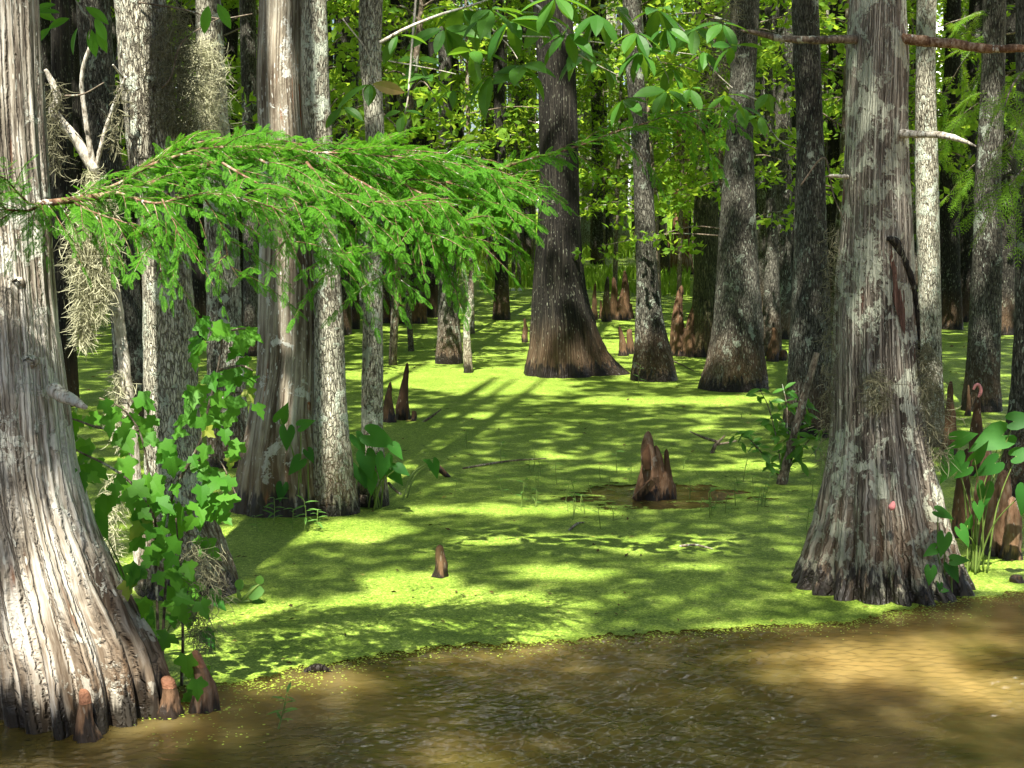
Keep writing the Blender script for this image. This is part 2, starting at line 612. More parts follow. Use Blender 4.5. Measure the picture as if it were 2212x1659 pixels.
# ------------------------------------------------------------------ water and duckweed
edge_px = [(-900, 1500), (-300, 1420), (60, 1440), (250, 1470), (380, 1485), (480, 1478), (560, 1466), (640, 1446), (760, 1424), (870, 1408), (1000, 1398), (1130, 1391), (1230, 1387), (1330, 1377), (1480, 1362), (1600, 1354), (1760, 1347), (1850, 1342), (1900, 1327), (1985, 1312), (2060, 1297), (2150, 1290), (2230, 1280), (2500, 1268), (3000, 1250)]
E = spline(np.array([G(*q) for q in edge_px]), 1600)
off = fbm(E * 9, 4, 3) * .075 + fbm(E * 2.2, 2, 9) * .06 + fbm(E * 26, 2, 5) * .04
E[:, 1] += off
# the water: real ripples in the open channel, flat under the mat and beyond
gx0, gx1, gy0, gy1 = -3.5, 3.5, 6.1, 10.3
nx, ny = 560, 420
X, Yg = np.meshgrid(np.linspace(gx0, gx1, nx), np.linspace(gy0, gy1, ny))
rw = np.random.default_rng(4)
Hh = np.zeros_like(X)
for k in range(46):
    lam = .035 * (4.2 ** rw.random())
    a_ = rw.normal(0, .55)
    kx, ky = math.sin(a_) * 2 * PI / lam, math.cos(a_) * 2 * PI / lam
    env = .5 + 1.0 * vnoise(np.stack([X * 2.2 + k * 7.3, Yg * 3.0, X * 0], -1), k)
    Hh += np.clip(env, 0, 2) * lam ** .8 * np.sin(kx * X + ky * Yg + rw.uniform(0, 6.28))
Hh /= Hh.std()
pxg, pyg = to_px(np.stack([X, Yg, X * 0], -1))
chop = .22 + .85 * np.exp(-(((pxg - 1330) / 480) ** 4)) + .30 * fbm(np.stack([X * 1.2, Yg * 1.6, X * 0], -1), 2, 8)
Hh = Hh * np.clip(chop, .12, 1.2) * .0046
ey = np.interp(X, E[:, 0], E[:, 1])
edgef = np.clip((ey - Yg) / .12, 0, 1) * np.clip((X - gx0) / .3, 0, 1) * np.clip((gx1 - X) / .3, 0, 1) * np.clip((Yg - gy0) / .3, 0, 1) * np.clip((gy1 - Yg) / .3, 0, 1)
Hh *= edgef
mb = MB()
i, j = np.meshgrid(np.arange(ny - 1), np.arange(nx - 1), indexing='ij')
mb.add(np.stack([X, Yg, Hh], -1).reshape(-1, 3), np.stack([i * nx + j, i * nx + j + 1, (i + 1) * nx + j + 1, (i + 1) * nx + j], -1).reshape(-1, 4))
for (xa, xb, ya, yb_) in ((-500, 500, -60, gy0), (-500, 500, gy1, 900), (-500, gx0, gy0, gy1), (gx1, 500, gy0, gy1)):
    mb.add([(xa, ya, 0), (xb, ya, 0), (xb, yb_, 0), (xa, yb_, 0)], [[0, 1, 2, 3]])
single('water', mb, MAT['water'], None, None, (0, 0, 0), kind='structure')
mb = MB()
rows = [E]
for k, Y in enumerate((12, 14, 18, 24, 34, 60, 130)):
    r = E.copy()
    r[:, 0] = E[:, 0] * (1 + (Y - 10) * .12)
    r[:, 1] = Y
    rows.append(r)
R_ = np.stack(rows)
R_[..., 2] = .007
nr, nc = R_.shape[:2]
i, j = np.meshgrid(np.arange(nr - 1), np.arange(nc - 1), indexing='ij')
mb.add(R_.reshape(-1, 3), np.stack([i * nc + j, i * nc + j + 1, (i + 1) * nc + j + 1, (i + 1) * nc + j], -1).reshape(-1, 4))
single('duckweed', mb, MAT['duckweed'], None, None, (0, 0, 0), kind='stuff')['label'] = 'bright green floating duckweed covering the still water'

# loose flakes along the edge and round the near roots
mb = MB()
FV = [(0, -.5, 0), (.6, -.2, 0), (.6, .3, 0), (0, .5, 0), (-.6, .3, 0), (-.6, -.2, 0)]
FF = [[0, 1, 2, 3], [0, 3, 4, 5]]
n = 7000
k = rng.integers(0, len(E), n)
P = E[k] + np.column_stack([rng.normal(0, .05, n), -np.abs(rng.normal(0, .045, n)) - (rng.random(n) < .35) * np.abs(rng.normal(0, .13, n)), np.full(n, .0095)])
for (px, py, s, c) in [(440, 1535, .09, 160), (420, 1595, .10, 60), (330, 1545, .07, 60), (1960, 1330, .12, 240), (560, 1480, .12, 200), (640, 1470, .1, 120)]:
    g0 = G(px, py)
    P = np.vstack([P, g0 + np.column_stack([rng.normal(0, s * 1.6, c), rng.normal(0, s, c), np.full(c, .0095)])])
a = rng.uniform(0, 2 * PI, len(P))
R = frame(np.column_stack([np.cos(a), np.sin(a), rng.normal(0, .05, len(P))]), np.tile([0, 0, 1.0], (len(P), 1)) + rng.normal(0, .12, (len(P), 3)))
stamp(mb, FV, FF, P, R, rng.uniform(.004, .012, len(P)))
single('duckweed_flakes', mb, MAT['flake'], 'loose flecks of duckweed drifting off the edge of the mat', None, (0, 0, 0), kind='stuff')

# dead leaves and bits of bark lying on the mat
MAT['litter'] = leafmat('leaf_litter', (.03, .02, .008), (.12, .075, .02), 0, None, .7, .2, (.8, (.3, .26, .06)))
mb = MB()
n = 1500
Yl = 7.6 + 24 * rng.random(n) ** 1.8
Xl = rng.uniform(-.34, .34, n) * Yl
P = np.column_stack([Xl, Yl, np.full(n, .016)])
kk = (Yl > np.interp(Xl, E[:, 0], E[:, 1]) + .02) & (fbm(P * .8, 3, 77) > -.12)
P = P[kk]
a = rng.uniform(0, 2 * PI, len(P))
stamp(mb, [(-.5, 0, 0), (-.1, .22, .06), (.5, 0, .03), (-.1, -.22, .05)], [[0, 3, 2], [0, 2, 1]], P,
      frame(np.column_stack([np.cos(a), np.sin(a), rng.normal(0, .15, len(P))]), np.tile([0, 0, 1.0], (len(P), 1)) + rng.normal(0, .25, (len(P), 3))), rng.uniform(.012, .06, len(P)) * np.clip(P[:, 1] / 12, .7, 2))
single('leaf_litter', mb, MAT['litter'], 'specks of dead leaf and bark scattered on the duckweed', None, (0, 0, 0), kind='stuff', smooth=False)

# ------------------------------------------------------------------ trees
TREES = []          # dicts with centre, depth, root for crowns


def trunk_mesh(rows, yb, kind, seed, top=16.0, flutes=None, famp=None, root=None, noise=.03):
    """rows: (y, xl, xr) in picture units from the top down; the trunk gets its own depth from where it meets the water"""
    rows = sorted(rows)
    g = G((rows[-1][1] + rows[-1][2]) / 2, yb)
    rb = (rows[-1][2] - rows[-1][1]) / 2 * mpp(g[1])
    Yc = g[1] + rb * .55
    pts = []
    for (y, xl, xr) in rows:
        c = W((xl + xr) / 2, y, Yc)
        pts.append((c[2], c[0], (xr - xl) / 2 * mpp(Yc)))
    pts = pts[::-1]                                            # from the foot up
    pts[0] = (0.0, pts[0][1], pts[0][2])
    z1, x1, r1 = pts[-1]
    z0, x0, r0 = pts[-2]
    sl = np.clip((x1 - x0) / max(z1 - z0, .1), -.2, .2)
    pts.append((z1 + 2, x1 + sl * 1.4, r1 * .93))
    topz = max(top, z1 + 3.5)
    pts.append((topz, x1 + sl * 2.5, r1 * .3))
    pts = np.array(pts)
    wpx = (rows[-1][2] - rows[-1][1]) * .463
    seg = int(np.clip(wpx * 1.3, 18, 230))
    H = pts[-2, 0]
    nv = int(np.clip(600 * .463 * 1.2 * (wpx / 60) ** .5, 60, 420))
    zz = np.concatenate([[-.25], np.linspace(0, H, nv) ** 1.0, np.linspace(H, topz, 10)[1:]])
    # monotone-ish interpolation
    def ip(c):
        z = pts[:, 0]
        d = np.diff(pts[:, c]) / np.diff(z)
        mm = np.concatenate([[d[0]], (d[1:] + d[:-1]) / 2, [d[-1]]])
        same = np.sign(d[1:]) * np.sign(d[:-1]) <= 0
        mm[1:-1][same] *= .3
        q = np.clip(zz, 0, None)
        i = np.clip(np.searchsorted(z, q, 'right') - 1, 0, len(z) - 2)
        h = np.diff(z)[i]
        t = (q - z[i]) / h
        return (2 * t ** 3 - 3 * t ** 2 + 1) * pts[i, c] + (t ** 3 - 2 * t ** 2 + t) * h * mm[i] + (-2 * t ** 3 + 3 * t ** 2) * pts[i + 1, c] + (t ** 3 - t ** 2) * h * mm[i + 1]
    xc, rr = ip(1), np.maximum(ip(2), .01)
    th = np.arange(seg) * 2 * PI / seg
    Z, T = np.meshgrid(zz, th, indexing='ij')
    rbase = pts[0, 2]
    rmid = np.interp(1.4, pts[:, 0], pts[:, 2])
    flare = np.clip((rr - rmid) / max(rbase - rmid, .02), 0, 1)[:, None]
    rs = np.random.default_rng(seed)
    fl = np.zeros_like(Z)
    nf = flutes or 0
    if nf:
        am = famp or .13
        ph = np.sort((np.arange(nf) + rs.uniform(-.28, .28, nf)) * 2 * PI / nf)
        hgt = rs.uniform(.45, 1.0, nf)
        wd_ = rs.uniform(.55, 1.0, nf) * PI / nf
        tw = T + .25 * (1 - flare) + .12 * vnoise(np.stack([Z * 1.5, Z * 0, Z * 0 + seed], -1))
        edges = np.concatenate([ph, [ph[0] + 2 * PI]])
        tm = (tw - ph[0]) % (2 * PI) + ph[0]
        k_ = np.clip(np.searchsorted(edges, tm, 'right') - 1, 0, nf - 1)
        loc_ = (tm - edges[k_]) / (edges[k_ + 1] - edges[k_])
        fl = np.sin(PI * loc_) ** (.5 + .5 * hgt[k_]) * (.45 + .55 * hgt[::-1][k_])
        fl = (fl - .58) * am * (flare ** .7 + .10)
    if root:
        for (a_, amp_, w_, hh_) in root:
            dd = (T - a_ + PI) % (2 * PI) - PI
            fl += amp_ * np.exp(-(dd / w_) ** 2) * np.exp(-np.clip(Z, 0, None) / hh_)
    R0 = rr[:, None] * (1 + fl)
    q = np.stack([np.cos(T) * R0, np.sin(T) * R0, Z], -1)
    if kind == 'cypress':
        d = .6 * fbm(q * np.array([22, 22, 1.5]), 3, seed) + .5 * fbm(q * np.array([5, 5, 1.1]), 2, seed + 5)
    else:
        d = .5 * fbm(q * np.array([26, 26, 11]), 2, seed) + .8 * fbm(q * np.array([4, 4, 2.2]), 2, seed + 5)
    R1 = R0 + d * noise * np.minimum(rr[:, None], .4)
    wob = .35 * rr * vnoise(np.stack([zz * .7, zz * 0, zz * 0 + seed * 3.1], -1)) * np.clip(zz / 2, 0, 1) * .5
    X = np.stack([xc[:, None] + wob[:, None] * .4 + np.cos(T) * R1, Yc + wob[:, None] + np.sin(T) * R1, Z], -1)
    nrow = len(zz)
    i, j = np.meshgrid(np.arange(nrow - 1), np.arange(seg), indexing='ij')
    j2 = (j + 1) % seg
    F = np.stack([i * seg + j, i * seg + j2, (i + 1) * seg + j2, (i + 1) * seg + j], -1).reshape(-1, 4)
    rho = rmid * 1.35
    lean_ = .9 * fbm(np.stack([zz * .5, zz * 0 + seed, zz * 0], -1), 2)[:, None] * .25
    A = np.stack([np.cos(T + lean_) * rho + seed * 1.7, np.sin(T + lean_) * rho, Z], -1)
    mb = MB().add(X.reshape(-1, 3), F, A)
    return mb, np.array([pts[0, 1], Yc, 0.0]), (zz, xc, rr, Yc, topz)


def tree(name, label, yb, rows, mat, kind='tupelo', seed=1, group=None, shade_crown=True, **kw):
    mb, loc, info = trunk_mesh(rows, yb, kind, seed, **kw)
    t = thing(name, label, 'tree', loc, group)
    part('trunk', mb, MAT[mat], t, loc)
    d = dict(obj=t, loc=loc, zz=info[0], xc=info[1], rr=info[2], Y=info[3], top=info[4], shade_crown=shade_crown)
    TREES.append(d)
    return d


T = {}
T['left'] = tree('cypress_tree', 'big weathered cypress with fluted pale foot standing in brown water at the left edge', 1562,
    [(0, -95, 80), (250, -90, 92), (500, -80, 106), (700, -75, 125), (850, -70, 145), (1000, -62, 166), (1100, -50, 190), (1200, -40, 226), (1300, -28, 274), (1400, -12, 322), (1480, 2, 345), (1562, 12, 352)],
    'cypress_warm', 'cypress', 3, flutes=15, famp=.30, noise=.13)
T['right'] = tree('cypress_tree', 'big grey cypress blotched with pale lichen, on a ribbed flaring foot at the right', 1288,
    [(0, 1838, 1956), (150, 1832, 1962), (300, 1828, 1960), (450, 1820, 1966), (600, 1806, 1973), (750, 1799, 1980), (900, 1798, 1992), (1000, 1790, 2010), (1100, 1770, 2034), (1200, 1742, 2064), (1288, 1715, 2092)],
    'cypress_grey', 'cypress', 8, flutes=19, famp=.25, noise=.09)
T['pale'] = tree('tupelo_tree', 'pale cracked-bark tree behind the maple leaves, moss on its side, left', 1290,
    [(0, 253, 360), (250, 275, 385), (500, 303, 405), (700, 308, 420), (900, 312, 432), (1050, 310, 450), (1150, 304, 478), (1290, 290, 522)], 'tupelo_pale', seed=21, noise=.08, flutes=7, famp=.06)
T['peeled'] = tree('cypress_tree', 'brown cypress with smooth peeled patches and orange streaks, left of centre', 1110,
    [(0, 560, 652), (150, 556, 656), (300, 560, 665), (430, 562, 675), (600, 553, 680), (800, 550, 692), (900, 536, 700), (1000, 516, 715), (1110, 500, 730)], 'cypress_peeled', 'cypress', 31, flutes=9, famp=.12, noise=.08)
T['slim'] = tree('tupelo_tree', 'slim pale lichened trunk touching the right side of the peeled cypress', 1113,
    [(0, 655, 707), (150, 652, 712), (300, 660, 720), (500, 676, 730), (700, 677, 742), (900, 677, 752), (1000, 672, 764), (1113, 667, 779)], 'tupelo_pale', seed=41, noise=.06, flutes=6, famp=.05)
T['k'] = tree('tupelo_tree', 'slender grey trunk with dark elephant ears round its foot', 1096,
    [(0, 775, 825), (100, 775, 822), (300, 789, 830), (600, 785, 826), (800, 781, 827), (950, 779, 830), (1096, 768, 843)], 'tupelo_pale', seed=51, noise=.06)
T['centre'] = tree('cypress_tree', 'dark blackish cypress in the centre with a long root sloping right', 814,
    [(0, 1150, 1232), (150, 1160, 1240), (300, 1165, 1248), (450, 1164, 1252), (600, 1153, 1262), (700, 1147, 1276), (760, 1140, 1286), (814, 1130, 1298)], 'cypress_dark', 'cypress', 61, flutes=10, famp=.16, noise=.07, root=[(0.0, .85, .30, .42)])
T['s'] = tree('tupelo_tree', 'grey tree just right of the dark central cypress, sunlit on its left', 824,
    [(0, 1345, 1384), (150, 1352, 1390), (300, 1364, 1402), (450, 1370, 1414), (600, 1375, 1422), (700, 1372, 1436), (760, 1368, 1452), (824, 1360, 1466)], 'tupelo', seed=71, noise=.06, flutes=6, famp=.07)
T['t'] = tree('tupelo_tree', 'stout grey trunk with swollen brown foot, right of centre', 845,
    [(0, 1578, 1640), (150, 1578, 1633), (300, 1568, 1626), (450, 1556, 1632), (600, 1548, 1640), (700, 1540, 1648), (760, 1530, 1652), (845, 1510, 1663)], 'tupelo', seed=81, noise=.06, flutes=7, famp=.06)
T['w'] = tree('tupelo_tree', 'straight grey trunk rising behind the leafy shrub, left of the lichened cypress', 945,
    [(0, 1712, 1768), (300, 1722, 1780), (600, 1712, 1790), (750, 1705, 1796), (945, 1688, 1806)], 'tupelo', seed=91, noise=.06)
T['aa'] = tree('tupelo_tree', 'furrowed grey trunk directly behind the right side of the lichened cypress', 965,
    [(0, 1982, 2022), (200, 1978, 2021), (400, 1977, 2028), (600, 1984, 2031), (800, 1984, 2036), (965, 1976, 2046)], 'tupelo_pale', seed=101, noise=.06)
T['ac'] = tree('tupelo_tree', 'pale blotched trunk near the right edge, behind tall brown knees', 890,
    [(0, 2125, 2172), (200, 2118, 2170), (400, 2106, 2161), (600, 2100, 2165), (800, 2086, 2160), (890, 2074, 2164)], 'tupelo', seed=111, noise=.07, lichen=None) if False else tree('tupelo_tree', 'pale blotched trunk near the right edge, behind tall brown knees', 890,
    [(0, 2125, 2172), (200, 2118, 2170), (400, 2106, 2161), (600, 2100, 2165), (800, 2086, 2160), (890, 2074, 2164)], 'tupelo', seed=111, noise=.07)
T['ad'] = tree('tupelo_tree', 'grey trunk cut off by the right edge, above the elephant ears', 1080,
    [(0, 2196, 2246), (500, 2196, 2252), (800, 2186, 2262), (930, 2172, 2280), (1080, 2150, 2310)], 'tupelo', seed=121, noise=.06)
small = [
 ('e', 'grey trunk behind the white forked snag', 950, [(0, 165, 236), (330, 194, 262), (600, 230, 298), (950, 258, 325)], 'tupelo'),
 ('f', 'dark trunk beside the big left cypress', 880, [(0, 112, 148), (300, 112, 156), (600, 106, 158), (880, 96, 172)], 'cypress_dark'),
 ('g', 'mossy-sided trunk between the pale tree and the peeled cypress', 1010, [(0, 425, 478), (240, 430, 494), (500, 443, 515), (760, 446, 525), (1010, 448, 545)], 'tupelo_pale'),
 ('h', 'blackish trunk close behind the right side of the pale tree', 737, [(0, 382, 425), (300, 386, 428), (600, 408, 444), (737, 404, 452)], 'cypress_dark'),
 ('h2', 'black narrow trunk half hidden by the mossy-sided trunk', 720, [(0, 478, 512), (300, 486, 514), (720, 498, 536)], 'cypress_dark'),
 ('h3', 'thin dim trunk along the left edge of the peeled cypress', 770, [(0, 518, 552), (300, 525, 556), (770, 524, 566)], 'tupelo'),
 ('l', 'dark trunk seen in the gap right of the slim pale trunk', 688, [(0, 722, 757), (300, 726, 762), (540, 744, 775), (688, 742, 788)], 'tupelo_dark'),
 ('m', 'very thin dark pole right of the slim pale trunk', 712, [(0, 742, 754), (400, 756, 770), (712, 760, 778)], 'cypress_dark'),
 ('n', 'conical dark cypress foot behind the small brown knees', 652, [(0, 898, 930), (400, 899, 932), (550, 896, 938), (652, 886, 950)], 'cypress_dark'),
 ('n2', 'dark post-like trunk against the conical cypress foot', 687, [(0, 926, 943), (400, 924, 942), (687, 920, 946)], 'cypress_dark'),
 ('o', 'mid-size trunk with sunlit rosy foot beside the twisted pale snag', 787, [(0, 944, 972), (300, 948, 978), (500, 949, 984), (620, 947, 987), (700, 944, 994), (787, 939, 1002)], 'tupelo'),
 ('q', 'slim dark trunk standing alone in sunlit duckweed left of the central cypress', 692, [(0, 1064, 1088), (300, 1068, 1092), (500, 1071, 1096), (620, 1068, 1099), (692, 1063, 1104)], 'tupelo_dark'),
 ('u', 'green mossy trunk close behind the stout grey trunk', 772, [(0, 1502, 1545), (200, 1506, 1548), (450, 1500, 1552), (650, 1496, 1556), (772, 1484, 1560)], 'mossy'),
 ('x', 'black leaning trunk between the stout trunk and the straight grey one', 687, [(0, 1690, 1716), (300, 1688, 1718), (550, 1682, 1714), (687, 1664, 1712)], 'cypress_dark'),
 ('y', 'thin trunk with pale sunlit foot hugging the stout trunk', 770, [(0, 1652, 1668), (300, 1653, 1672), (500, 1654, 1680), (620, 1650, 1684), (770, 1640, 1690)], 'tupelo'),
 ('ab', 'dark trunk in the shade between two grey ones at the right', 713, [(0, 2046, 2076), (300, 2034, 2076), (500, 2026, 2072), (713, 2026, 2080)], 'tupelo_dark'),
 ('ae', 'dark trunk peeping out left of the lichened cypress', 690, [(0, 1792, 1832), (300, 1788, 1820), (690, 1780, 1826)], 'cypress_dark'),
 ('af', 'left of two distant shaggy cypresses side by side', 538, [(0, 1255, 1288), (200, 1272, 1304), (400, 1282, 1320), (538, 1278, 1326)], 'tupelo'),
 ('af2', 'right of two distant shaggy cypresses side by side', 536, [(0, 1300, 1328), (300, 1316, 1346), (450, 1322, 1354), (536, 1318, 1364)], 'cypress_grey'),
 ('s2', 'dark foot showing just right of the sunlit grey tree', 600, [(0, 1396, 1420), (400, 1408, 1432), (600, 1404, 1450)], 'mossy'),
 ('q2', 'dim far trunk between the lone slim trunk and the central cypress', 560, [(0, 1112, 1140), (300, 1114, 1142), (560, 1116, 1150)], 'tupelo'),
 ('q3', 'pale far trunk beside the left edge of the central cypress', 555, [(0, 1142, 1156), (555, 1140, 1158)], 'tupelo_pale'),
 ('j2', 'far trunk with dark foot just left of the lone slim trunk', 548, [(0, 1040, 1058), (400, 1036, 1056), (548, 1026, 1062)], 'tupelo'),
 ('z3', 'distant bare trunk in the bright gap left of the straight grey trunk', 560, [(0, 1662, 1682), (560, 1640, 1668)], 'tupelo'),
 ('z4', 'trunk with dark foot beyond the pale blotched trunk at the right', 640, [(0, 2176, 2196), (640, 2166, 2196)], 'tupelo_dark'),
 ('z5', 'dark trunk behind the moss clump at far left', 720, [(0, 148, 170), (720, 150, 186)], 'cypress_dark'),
 ('k2', 'brown trunk right of the slender grey one, upper leaves around it', 640, [(0, 838, 866), (640, 850, 884)], 'tupelo_dark'),
]
for q, (key, lab, yb, rows, mt) in enumerate(small):
    w_ = rows[-1][2] - rows[-1][1]
    cyp = mt.startswith('cypress')
    T[key] = tree('cypress_tree' if cyp else 'tupelo_tree', lab, yb, rows, mt, 'cypress' if cyp else 'tupelo', 130 + q * 3, noise=.06, flutes=8 if cyp else 6, famp=.1 if cyp else .05)

# rotten broken snag with an orange foot
T['v'] = tree('dead_tree', 'rotten reddish snag with orange crumbling foot, behind the grey trees right of centre', 593,
    [(0, 1428, 1446), (150, 1436, 1458), (300, 1453, 1484), (420, 1456, 1492), (500, 1451, 1487), (593, 1442, 1500)], 'rotten', 'cypress', 301, noise=.22, flutes=6, famp=.15, shade_crown=False)
# unseen trees added left of the picture to shade it
for q, (x, y, r) in enumerate([(-6.5, 4.0, .18), (-8.5, 12.5, .2), (-10.5, 18.0, .22), (-13.5, 26, .25), (-17, 36, .25)]):
    mbk = MB()
    tube(mbk, [(x, y, -.2), (x, y, .3), (x + .1, y, 3), (x, y + .1, 13)], [r * 1.6, r * 1.2, r, r * .4], 24, .06, 40, q)
    t_ = thing('tupelo_tree', 'unseen grey tree added beyond the left edge to shade the view', 'tree', (x, y, 0), 'unseen trees added to shade the view')
    part('trunk', mbk, MAT['tupelo'], t_, (x, y, 0))
    TREES.append(dict(obj=t_, loc=np.array([x, y, 0.0]), shade_crown=True, top=13, Y=y))

# far trunks filling the wood
nf = 0
rs = np.random.default_rng(77)
far_mb = []
for v in range(5):
    mbk = MB()
    w_ = rs.uniform(-.25, .25, 2)
    tube(mbk, [(0, 0, -.2), (0, 0, .5), (w_[0] * .4, 0, 4), (w_[0], w_[1], 8), (w_[0] * 1.5, w_[1], 14)], [.34, .24, .19, .16, .07], 14, .12, 40, v)
    far_mb.append([mbk.mesh('trunk', (0, 0, 0), True, MAT[k_]) for k_ in ('tupelo', 'tupelo_pale', 'tupelo_dark')])
tries = 0
placed = []
while nf < 235 and tries < 9000:
    tries += 1
    Y = rs.uniform(27, 95)
    px = rs.uniform(-40, 2250)
    if (1000 < px < 1500 and Y < 56) or (Y < 34 and 830 < px < 1100):
        continue
    x = (px - CX) * mpp(Y)
    if any((x - a) ** 2 + (Y - b) ** 2 < 2.2 for a, b in placed):
        continue
    placed.append((x, Y))
    k_ = int(rs.choice(3, p=[.36, .17, .47]))
    o = bpy.data.objects.new('swamp_tree', None)
    COL.objects.link(o)
    o.location = (x, Y, 0)
    s_ = rs.uniform(.6, 1.45)
    o.scale = (s_, s_, 1)
    o.rotation_euler = (rs.normal(0, .015), rs.normal(0, .02), rs.uniform(0, 6.28))
    o['label'] = ['grey thin trunk far off in the sunlit wood', 'pale thin trunk far off in the sunlit wood', 'dark thin trunk far off in the sunlit wood'][k_]
    o['category'] = 'tree'
    o['group'] = 'thin trunks filling the wood behind'
    c = bpy.data.objects.new('trunk', far_mb[int(rs.integers(5))][k_])
    COL.objects.link(c)
    c.parent = o
    nf += 1

# ------------------------------------------------------------------ crowns added overhead, leaves placed to dapple the ground
SUNPATCH = [  # px, py, rx, ry: openings cut in the added crowns to put sun on the ground
 (700, 1335, 270, 44), (1010, 1305, 230, 36), (590, 1440, 200, 36), (850, 1398, 250, 26), (1420, 1178, 220, 26), (720, 1152, 190, 24),
 (1480, 1226, 130, 14), (1640, 1352, 190, 14), (1230, 1245, 120, 20), (880, 1250, 110, 16), (900, 812, 260, 20), (1080, 838, 180, 16), (1520, 868, 230, 12),
 (850, 740, 150, 7), (1000, 900, 130, 6), (1330, 1010, 130, 7), (1640, 1010, 120, 10), (2160, 1220, 110, 24), (1090, 1105, 260, 12),
 (1960, 1405, 330, 50), (2150, 1500, 150, 40), (1800, 1460, 220, 22), (1620, 1420, 120, 16),  (1050, 1640, 170, 26), (2120, 1480, 120, 26), (680, 1475, 170, 20), (1900, 1310, 90, 8),
 (1220, 990, 80, 5), (1560, 930, 110, 5), (1120, 700, 120, 5), (1600, 700, 60, 6), (2160, 720, 60, 14), (1240, 1375, 60, 6)]
SHADE = [(640, 1235, 260, 14), (1000, 1195, 260, 16), (1330, 1150, 200, 12), (700, 1432, 160, 8), (1120, 1368, 200, 9), (1200, 935, 420, 34), (950, 1010, 300, 24), (1450, 760, 260, 14),  (1500, 1270, 420, 26), (1250, 1420, 330, 26), (1500, 1560, 420, 60), (900, 1560, 330, 50), (1250, 1060, 300, 20), (300, 1600, 300, 50), (2000, 1270, 190, 22), (250, 1250, 40, 40)]


def lit(P):
    px, py = to_px(P)
    n1 = fbm(np.column_stack([P[:, 0] * .75, P[:, 1] * 1.7, P[:, 0] * 0]), 3, 5)
    v = n1 * 1.0
    far = np.clip((P[:, 1] - 12) / 22, 0, 1)
    v += -.62 + .12 * far
    for (a, b, rx, ry) in SUNPATCH:
        d = ((px - a) / rx) ** 2 + ((py - b) / ry) ** 2
        v += 1.4 * np.exp(-d ** 1.5)
    v = np.where(P[:, 1] < np.interp(P[:, 0], E[:, 0], E[:, 1]), v * 3.2, v)
    for (a, b, rx, ry) in SHADE:
        d = ((px - a) / rx) ** 2 + ((py - b) / ry) ** 2
        v -= .55 * np.exp(-d ** 1.5)
    # the added crowns are closed over the front water except at the openings
    ey = np.interp(P[:, 0], E[:, 0], E[:, 1])
    v -= 1.0 * np.clip((ey - P[:, 1]) / .4, 0, 1)
    return v


LV = [(-.5, 0, 0), (-.1, .28, .05), (.5, 0, 0), (-.1, -.28, .05)]
LF = [[0, 3, 2], [0, 2, 1]]
crown_pts = []
for (y0, y1, s) in ((4.0, 14, .125), (14, 25, .2), (25, 46, .34), (46, 78, .6)):
    ys = np.arange(y0, y1, s)
    xs = np.arange(-.36 * y1 - 3, .36 * y1 + 3, s)
    X, Yg = np.meshgrid(xs, ys)
    P = np.column_stack([X.ravel(), Yg.ravel(), np.zeros(X.size)])
    P[:, :2] += rng.uniform(-.5, .5, (len(P), 2)) * s
    P = P[np.abs(P[:, 0]) < .34 * P[:, 1] + 1.6]
    P = P[lit(P) < .0]
    H = rng.uniform(11, 18, len(P))
    C = P + SUN[None] * (H / SUN[2])[:, None]
    crown_pts.append(np.column_stack([C, np.full(len(P), s)]))
CP = np.concatenate(crown_pts)
# gaps also cut in the crowns to put sun on these raised spots
SH = []


def shaft(px, py, Y, r):
    SH.append((W(px, py, Y), r * 1.35))


yl, yr_, yp_ = T['left']['Y'], T['right']['Y'], T['pale']['Y']
for k in range(9):
    shaft(80 + 6 * k, 1020 + 60 * k, yl - .25, .09)
for k in range(5):
    shaft(60 + 60 * k, 1400 + 25 * k, yl - .3, .12)
    shaft(70 + 35 * k, 1180 + 50 * k, yl - .3, .10)
for (a, b) in ((40, 300), (50, 380), (20, 420)):
    shaft(a, b, yl - .2, .12)
for a in range(120, 1160, 52):
    shaft(a, 345 + 60 * rng.random(), yl + rng.uniform(-.2, .4), .17)
    if rng.random() < .55:
        shaft(a, 430 + 100 * rng.random(), yl + rng.uniform(-.4, .1), .16)
for b in range(90, 1000, 60):
    shaft(190, b, G(300, 1275)[1] - .25, .20)
for b in range(420, 1100, 60):
    shaft(345, b, yp_ - .15, .15)
for b in range(0, 400, 70):
    shaft(320, b, yp_ - .15, .10)
for b in range(0, 1000, 70):
    shaft(690, b, T['slim']['Y'] - .1, .13)
    shaft(600, b, T['peeled']['Y'] - .15, .09)
for b in range(100, 300, 50):
    shaft(450, b, T['g']['Y'] - .15, .15)
for (b) in (620, 670, 700):
    shaft(1388, b, T['s']['Y'] - .2, .15)
for b in range(200, 520, 50):
    shaft(1995, b, T['aa']['Y'] - .1, .16)
for b in range(720, 800, 30):
    shaft(970, b, T['o']['Y'] - .2, .2)
for (a, b, r) in ((1745, 1215, .08), (2030, 292, .12), (2090, 305, .1), (2150, 1050, .16), (2170, 1120, .12), (2055, 1000, .14), (2125, 1060, .12), (2110, 840, .12), (205, 1115, .12), (250, 900, .12), (300, 990, .1), (420, 1060, .12), (340, 1180, .1), (480, 1050, .1), (150, 960, .1), (480, 740, .12)):
    shaft(a, b, yr_ - .3 if a > 1000 else yl + .5, r)
for (a, b) in ((1010, 20), (900, 50), (1240, 130), (1260, 60), (1100, 20), (1330, 100), (1450, 190), (1060, 20), (1380, 40)):
    shaft(a, b, yr_ - .6, .13)
for b in range(60, 480, 45):
    shaft(2110, b, T['ac']['Y'] - .2, .2)
    shaft(2060, b, T['ac']['Y'] + .3, .25)
keep = np.ones(len(CP), bool)
